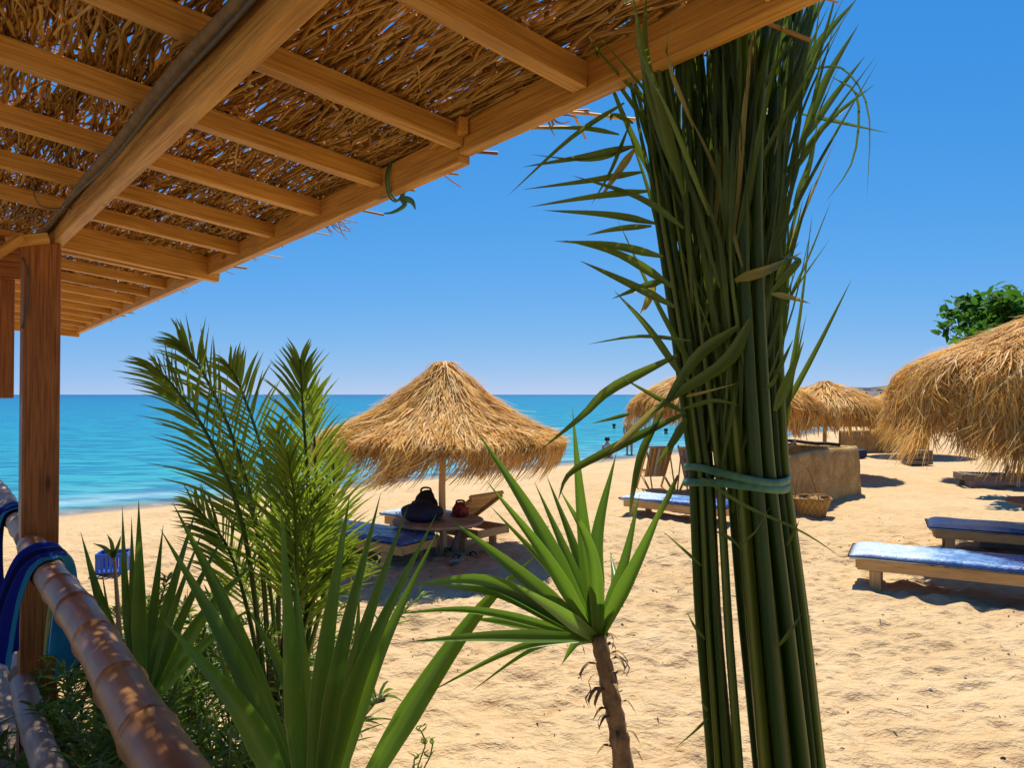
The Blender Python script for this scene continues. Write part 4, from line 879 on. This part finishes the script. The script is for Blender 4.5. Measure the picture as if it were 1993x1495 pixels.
for i, (px, py, a) in enumerate(((872, 1082, .3), (888, 1096, -.2), (921, 1086, 1.0))):
    p = g_at(px, py); p.z += .012; m = Matrix.Rotation(a + 1.2, 3, 'Z'); r = thing('sandal', ('tan flip flop sandal lying on the shaded sand under the table', 'grey flip flop sandal between two tan ones under the table', 'tan flip flop sandal lying on the shaded sand under the table')[i], 'sandal', p, 'sandals under the table')
    mb = MB(); out = [(math.cos(t) * .14, math.sin(t) * (.05 + .012 * math.cos(t)), 0) for t in np.linspace(0, 2 * math.pi, 22)]
    mb.sheet([[p + m @ Vector((x * k, y * k, z)) for x, y, _ in out] for k, z in ((.02, -.01), (1, -.01), (1.02, .012), (1, .022), (.02, .022))]); mb.build('sole', M[('wicker', 'greytape', 'wicker')[i]], r, smooth=False)
    MB().tube(spline([p + m @ Vector((-.02, -.048, .02)), p + m @ Vector((.03, -.03, .06)), p + m @ Vector((.08, 0, .03)), p + m @ Vector((.03, .03, .06)), p + m @ Vector((-.02, .048, .02))], 14), .008, 6).build('strap', M['dark'], r, smooth=True)

# ------------------------------------------------------------------ mud walls, poles on them, basket
A0, A1, B1 = Vector((4.35, 12.40, 0)), Vector((7.30, 15.25, 0)), Vector((5.20, 17.35, 0))
wc = Vector((5.9, 14.6, 0)); wc.z = gz(5.9, 14.6) - .1
wr = thing('mud_wall', 'low mud plaster corner wall with a basket standing before it', 'wall', wc)
def wall_path():
    out = [A0.lerp(A1, k / 24 * .965) for k in range(25)]
    out += [x for x in spline([A0.lerp(A1, .965), A1 * .985 + (A0 + B1) * .0075, A1.lerp(B1, .045)], 5)][1:]
    return out + [A1.lerp(B1, .045 + .955 * k / 20) for k in range(1, 21)]
WP = wall_path(); rows = []
for i, p in enumerate(WP):
    t_ = (WP[min(i + 1, len(WP) - 1)] - WP[max(i - 1, 0)]).normalized(); nr = Vector((t_.y, -t_.x, 0)); q = i * .15
    hh = 1.10 + .07 * float(vn(np.array([q * 1.3]), np.array([2.]), 1, 6)[0]); row = []
    for off_, z in ((.07, -.1), (.05, .2), (.035, .45), (.03, .7), (.02, .95), (0, hh - .03), (-.03, hh), (-.14, hh), (-.17, hh - .04), (-.19, .4), (-.2, -.1)):
        off_ += .05 * float(vn(np.array([q * 2.2]), np.array([z * 3.]), 1, 7)[0]); row.append(Vector((p.x, p.y, wc.z)) + nr * off_ + Vector((0, 0, z)))
    rows.append(row)
MB().sheet(rows).build('wall_body', M['mud'], wr, smooth=True)
for k, (q0, q1, z, m) in enumerate((((4.9, 13.15), (6.35, 16.25), 1.11, 'pole_wood'), ((4.6, 12.85), (5.85, 16.75), 1.13, 'pole_wood'), ((6.7, 14.85), (6.0, 16.6), 1.12, 'dark'))):
    P_ = [Vector((q0[0] + (q1[0] - q0[0]) * i / 6, q0[1] + (q1[1] - q0[1]) * i / 6, wc.z + z + .01 * math.sin(i * 2) + .02)) for i in range(7)]
    o = MB().tube(P_, .035, 8).build('loose_pole', M[m], org=P_[3], smooth=True)
    tag(o, ('bleached pole laid across the corner of the mud wall', 'bleached pole laid across the corner of the mud wall', 'dark pole lying on top of the mud wall corner')[k], 'pole', 'poles laid across the mud wall' if k < 2 else None)
w2 = g_at(1640, 884); r = thing('mud_wall', 'straight olive brown mud windbreak behind the far umbrellas', 'wall', w2)
nx = 16; fr = MB()
fr.sheet([[w2 + Vector((3.4 * i / nx - .1, y + .10 * i / nx * 3, z + (.04 * float(vn(np.array([i * .7]), np.array([z]), 1, 3)[0]) if z > .3 else 0))) for i in range(nx + 1)] for y, z in ((-.12, -.1), (-.11, .4), (-.09, .8), (-.05, .86), (.05, .86), (.09, .8), (.12, -.1))])
fr.build('wall_panel', M['mud'], r, smooth=True)
for x in (1.55, 3.0): MB().tube([w2 + Vector((x, -.16 + .03 * x, -.1)), w2 + Vector((x + .02, -.14 + .09 * x, .95))], .04, 8).build('stake', M['pole_wood'], r, smooth=True)
for yy in (-.1, .55): MB().sheet([[w2 + Vector((-.12 + x, .2 + yy, z)) for x in (0, .1)] for z in (-.1, .84)])
bp = g_at(1579, 1001); bp.y -= .30; bp.x -= .11; bp.z = gz(bp.x, bp.y) - .02; bk = thing('wicker_basket', 'round wicker basket standing on the sand against the mud wall', 'basket', bp)
MB().lathe(bp, [(.01, .0), (.20, .0), (.225, .10), (.27, .24), (.31, .36), (.325, .365), (.31, .375), (.26, .25), (.20, .04), (.01, .03)], 28).build('body', M['wicker'], bk, smooth=True)
MB().tube([bp + Vector((.318 * math.cos(a), .318 * math.sin(a), .368 + .01 * math.sin(5 * a))) for a in np.linspace(0, 6.283, 40)], .016, 6).build('rim', M['wicker'], bk, smooth=True)
MB().tube(spline([bp + Vector((-.22, -.22, .36)), bp + Vector((-.1, -.28, .46)), bp + Vector((.12, -.27, .45)), bp + Vector((.24, -.2, .36))], 16), .012, 6).build('handle', M['wicker'], bk, smooth=True)
MB().tube(spline([bp + Vector((-.2, .22, .36)), bp + Vector((-.12, .3, .7)), bp + Vector((.05, .33, .85)), bp + Vector((.2, .22, .36))], 18), .010, 6).build('handle', M['wicker'], bk, smooth=True)
o = MB().box(g_at(1668, 893) + Vector((0, 0, .16)), (.6, .4, .3), Matrix.Rotation(.5, 3, 'Z')).build('folded_towel', M['navy'], org=g_at(1668, 893), bevel=.08); tag(o, 'bunched navy towel lying at the end of the mud windbreak', 'towel')
o = g_at(1768, 905); r = thing('wooden_crate', 'small wooden crate beneath the shaggy straw fringe', 'crate', o)
for k in range(3): MB().box(o + Vector((.25, 0, .08 + k * .15)), (.7, .5, .12)).build('slat', M['grey_wood'], r, bevel=.008)

# ------------------------------------------------------------------ deck chairs
def deck_chair(label, c, rz, mat, stripes):
    c = Vector(c); c.z = gz(c.x, c.y); r = thing('deck_chair', label, 'deck chair', c, 'deck chairs facing the sea'); m = Matrix.Rotation(rz, 3, 'Z'); T = lambda x, y, z: c + m @ Vector((x, y, z))
    for x in (-.29, .29):
        MB().beam(T(x, -.05, 1.02), T(x * 1.02, .78, -.04), .035, .045).build('back_leg', M['lounger_wood'], r, bevel=.004)
        MB().beam(T(x * .9, .75, .42), T(x * .9, -.15, -.04), .035, .045).build('front_leg', M['lounger_wood'], r, bevel=.004)
        MB().beam(T(x * .9, -.22, .05), T(x * .9, .12, .86), .025, .03).build('prop', M['lounger_wood'], r, bevel=.003)
    for a, b, z in ((-.05, 1.0, 0), (.73, .42, 0)): MB().tube([T(-.3, a, b), T(.3, a, b)], .02, 8).build('crossbar', M['lounger_wood'], r, smooth=True)
    n = 5
    for k in range(n):
        x0, x1 = -.25 + .5 * k / n, -.25 + .5 * (k + 1) / n
        P = spline([Vector((0, -.05, 1.0)), Vector((0, .18, .62)), Vector((0, .36, .32)), Vector((0, .58, .32)), Vector((0, .73, .42))], 14)
        o = MB().sheet([[T(x0, p.y, p.z), T(x1, p.y, p.z)] for p in P]).build('sling_stripe', M[stripes[k % len(stripes)]], r, smooth=True); s = o.modifiers.new('t', 'SOLIDIFY'); s.thickness = .006
M['canvas'] = m_plain('tan_canvas', (.52, .33, .13), .85, .12, 12); M['canvas2'] = m_plain('pale_canvas', (.56, .52, .44), .85, .1, 12)
p = g_at(1278, 952); deck_chair('tan striped deck chair facing the sea behind the blue lounger', (p.x, p.y - .4, 0), R(8), 'canvas', ['canvas', 'canvas', 'canvas2'])
p = g_at(1338, 955); deck_chair('grey sling deck chair turned aside behind the blue lounger', (p.x, p.y - .4, 0), R(-28), 'greytape', ['greytape'])

# ------------------------------------------------------------------ people at the water
def figure(label, joints, edges, rad, clothes, hair_c, hair_r, root=0, group=None):
    b = Vector(joints[root]); base = Vector((b.x, b.y, min(j[2] for j in joints)))
    r = thing('person', label, 'person', base, group)
    me = bpy.data.meshes.new('body'); me.from_pydata([tuple(Vector(j) - base) for j in joints], edges, [])
    o = link('body', me, M['skin'], r); o.modifiers.new('skin', 'SKIN')
    for i, v in enumerate(me.skin_vertices[0].data): v.radius = (rad[i], rad[i]); v.use_root = (i == root)
    s = o.modifiers.new('sub', 'SUBSURF'); s.levels = 1; s.render_levels = 1
    MB().lathe(hair_c, [(hair_r * math.sin(a), hair_r * 1.1 * math.cos(a)) for a in np.linspace(.02, 2.0, 9)], 14).build('hair', M['hair'], r, smooth=True)
    for nm, pts, rr_, mt in clothes: MB().tube(pts, rr_, 12).build(nm, M[mt], r, smooth=True)
    return r
f = g_at(1225, 887); X = lambda x, y, z: Vector((f.x + x, f.y + y, f.z + z))
J = [X(0, 0, .92), X(0, 0, 1.12), X(0, .02, 1.35), X(0, .01, 1.47), X(0, -.01, 1.56), X(0, -.01, 1.70), X(-.10, 0, .86), X(-.10, -.02, .48), X(-.10, .03, .06), X(-.11, -.12, .02), X(.10, 0, .86), X(.10, .02, .48), X(.11, .06, .06), X(.12, -.08, .02), X(-.19, .01, 1.40), X(-.25, .02, 1.14), X(-.22, -.10, .92), X(.19, .01, 1.40), X(.25, .02, 1.14), X(.23, -.10, .92)]
E = [(0, 1), (1, 2), (2, 3), (3, 4), (4, 5), (0, 6), (6, 7), (7, 8), (8, 9), (0, 10), (10, 11), (11, 12), (12, 13), (2, 14), (14, 15), (15, 16), (2, 17), (17, 18), (18, 19)]
RD = [.15, .14, .15, .06, .07, .085, .10, .065, .045, .03, .10, .065, .045, .03, .055, .045, .03, .055, .045, .03]
figure('person in dark teal shorts standing bare chested at the water line', J, E, RD, [('shorts', [X(0, 0, 1.02), X(0, 0, .90), X(0, 0, .72)], [.165, .19, .195], 'shorts')], X(0, .01, 1.68), .105)
f = g_at(1182, 893); X = lambda x, y, z: Vector((f.x + x, f.y + y, f.z + z))
J = [X(0, 0, .16), X(0, .02, .34), X(0, .0, .55), X(0, -.01, .64), X(0, -.01, .72), X(0, 0, .82), X(-.1, -.05, .14), X(-.13, -.35, .34), X(-.12, -.62, .06), X(.1, -.05, .14), X(.13, -.35, .34), X(.12, -.62, .06), X(-.17, 0, .58), X(-.22, -.1, .36), X(-.14, -.3, .34), X(.17, 0, .58), X(.22, -.1, .36), X(.14, -.3, .34)]
E = [(0, 1), (1, 2), (2, 3), (3, 4), (4, 5), (0, 6), (6, 7), (7, 8), (0, 9), (9, 10), (10, 11), (2, 12), (12, 13), (13, 14), (2, 15), (15, 16), (16, 17)]
RD = [.15, .14, .14, .06, .07, .085, .09, .065, .04, .09, .065, .04, .055, .045, .03, .055, .045, .03]
figure('person in a white shirt sitting on the sand at the water line', J, E, RD, [('shirt', [X(0, .02, .12), X(0, .02, .34), X(0, .01, .52), X(0, 0, .63)], [.20, .19, .18, .08], 'white')], X(0, .02, .82), .115)
for i, (px, y) in enumerate(((1195, 58), (1296, 50), (1318, 52))):
    p = at(px, 800, y); p.z = SEA; X = lambda x, y_, z: Vector((p.x + x, p.y + y_, p.z + z))
    J = [X(0, 0, -.25), X(0, 0, .0), X(0, 0, .08), X(0, 0, .24), X(-.19, 0, -.02), X(.19, 0, -.02), X(-.25, -.1, -.2), X(.25, -.1, -.2)]
    figure('swimmer with only head and shoulders above the water', J, [(0, 1), (1, 2), (2, 3), (1, 4), (1, 5), (4, 6), (5, 7)], [.15, .14, .07, .11, .07, .07, .05, .05], [], X(0, .01, .24), .145, group='swimmers offshore')

# ------------------------------------------------------------------ crate, charcoal, debris
p = g_at(222, 1112); cr = thing('plastic_crate', 'blue plastic crate standing on the sand by the sea', 'crate', p); m = Matrix.Rotation(.25, 3, 'Z'); q = lambda x, y, z: p + m @ Vector((x, y, z))
W_, D_, H_ = .34, .26, .24
MB().box(q(0, 0, .012), (W_, D_, .02), m).build('bottom', M['crate'], cr)
for s in (-1, 1):
    MB().box(q(0, s * D_ / 2, H_ - .025), (W_, .016, .05), m).build('rim', M['crate'], cr); MB().box(q(s * W_ / 2, 0, H_ - .025), (.016, D_, .05), m).build('rim', M['crate'], cr)
    for k in range(7): MB().box(q(-W_ / 2 + .02 + k * (W_ - .04) / 6, s * D_ / 2, H_ / 2 - .02), (.03, .012, H_ - .05), m).build('slat', M['crate'], cr)
    for k in range(5): MB().box(q(s * W_ / 2, -D_ / 2 + .02 + k * (D_ - .04) / 4, H_ / 2 - .02), (.012, .03, H_ - .05), m).build('slat', M['crate'], cr)
p = g_at(737, 1363); rows = []
for i in range(7):
    a = math.pi * i / 6; rows.append([p + Matrix.Rotation(.6, 3, 'Z') @ Vector((math.cos(a) * .055, math.sin(a) * math.cos(b) * .02 * (1 + .3 * math.sin(3 * b + i)), .016 + math.sin(a) * math.sin(b) * .018)) for b in np.linspace(0, 6.283, 13)])
tag(MB().sheet(rows).build('charcoal_lump', M['black'], org=p), 'black lump of charcoal lying on the sand near the yucca', 'charcoal')
N = 900; rr = np.random.default_rng(5); x = rr.uniform(-3, 6.5, N); y = rr.uniform(3, 13, N); z = ground_z(x, y) + .004
a = rr.uniform(0, 6.28, N); L = rr.uniform(.008, .035, N); K = 3; t3 = np.linspace(-.5, .5, K)
P = np.stack([x[:, None] + np.cos(a)[:, None] * L[:, None] * t3, y[:, None] + np.sin(a)[:, None] * L[:, None] * t3, z[:, None] + .004 * np.array([0, 1, 0])[None]], -1)
V, Q = tubes(P, rr.uniform(.0025, .007, N)[:, None] * np.array([.5, 1, .5])[None], 5)
M['debris'] = m_strand('debris', [(0, (.05, .03, .015)), (.7, (.16, .09, .04)), (.9, (.5, .42, .3)), (1, (.7, .66, .58))], .9, 0)
o = mk_np('beach_debris', V, Q, M['debris'], rnd=np.repeat(rr.random(N), K * 5)); tag(o, 'bits of twig and shell scattered over the sand', 'debris', kind='stuff')

# ------------------------------------------------------------------ broad leaved tree behind the large umbrella
tp = ug(1995, 15.5); tp.x += .40; tp.z += .30; tr = thing('broadleaf_tree', 'dark green broad leaved tree rising behind the large shaggy umbrella', 'tree', tp)
MB().tube(spline([tp + Vector((0, 0, -.8)), tp + Vector((.1, 0, 1.2)), tp + Vector((-.1, .1, 2.4)), tp + Vector((-.2, 0, 3.4))], 14), [.16 - .006 * k for k in range(15)], 10).build('trunk', M['bark'], tr, smooth=True)
rs = random.Random(8); ends = []
for k in range(38):
    a = rs.uniform(0, 6.28); el = rs.uniform(.0, 1.0); L = rs.uniform(1.0, 2.0); s = tp + Vector((-.15, .05, rs.uniform(2.2, 3.4))); d = Vector((math.cos(a) * math.cos(el), math.sin(a) * math.cos(el), math.sin(el)))
    P = spline([s, s + d * L * .5 + Vector((0, 0, .12)), s + d * L], 8); MB().tube(P, [.04 - .004 * i for i in range(9)], 6).build('branch', M['bark'], tr, smooth=True); ends.append(P)
for s, e in (((-.9, -.6, 2.55), (-2.1, -.8, 2.75)), ((-.8, -.6, 2.9), (-1.9, -.7, 3.1)), ((-.7, -.4, 2.5), (-1.7, -.6, 2.45)), ((-.9, -.5, 2.3), (-2.0, -.7, 2.2)), ((-.8, -.5, 2.2), (-1.5, -.6, 1.9)), ((-.9, -.7, 2.7), (-2.3, -.8, 2.95)), ((-.5, -.4, 3.2), (-1.3, -.5, 3.6))):
    P = spline([tp + Vector((-.1, 0, 2.3)), tp + Vector(s), tp + Vector(e)], 8); MB().tube(P, [.035 - .0035 * i for i in range(9)], 6).build('branch', M['bark'], tr, smooth=True); ends.append(P)
V = []; Q = []; U = []; RN = []
for P in ends:
    for k in range(150):
        i = min(7, int(8 * rs.uniform(.25, 1.0) ** .7)); p = P[i].lerp(P[i+1], rs.random()) + Vector((rs.gauss(0, .10), rs.gauss(0, .10), rs.gauss(0, .09)))
        d = Vector((rs.gauss(0, 1), rs.gauss(0, 1), rs.gauss(.1, .6))).normalized(); L = rs.uniform(.13, .25)
        v, q, u = blade_geo([p, p + d * L * .5 + Vector((0, 0, .01)), p + d * L - Vector((0, 0, .02))], L * .55, Vector((rs.gauss(0, .5), rs.gauss(0, .5), 1)), .2, 3, lambda s: math.sin(math.pi * min(.98, .08 + .9 * s)) ** .7)
        b = len(V); V += [tuple(c) for c in v]; Q += [tuple(b + c for c in w) for w in q]; U += u
o = mk_np('crown', V, Q, M['tree_leaf'], tr, uvs=U); o['kind'] = 'stuff'
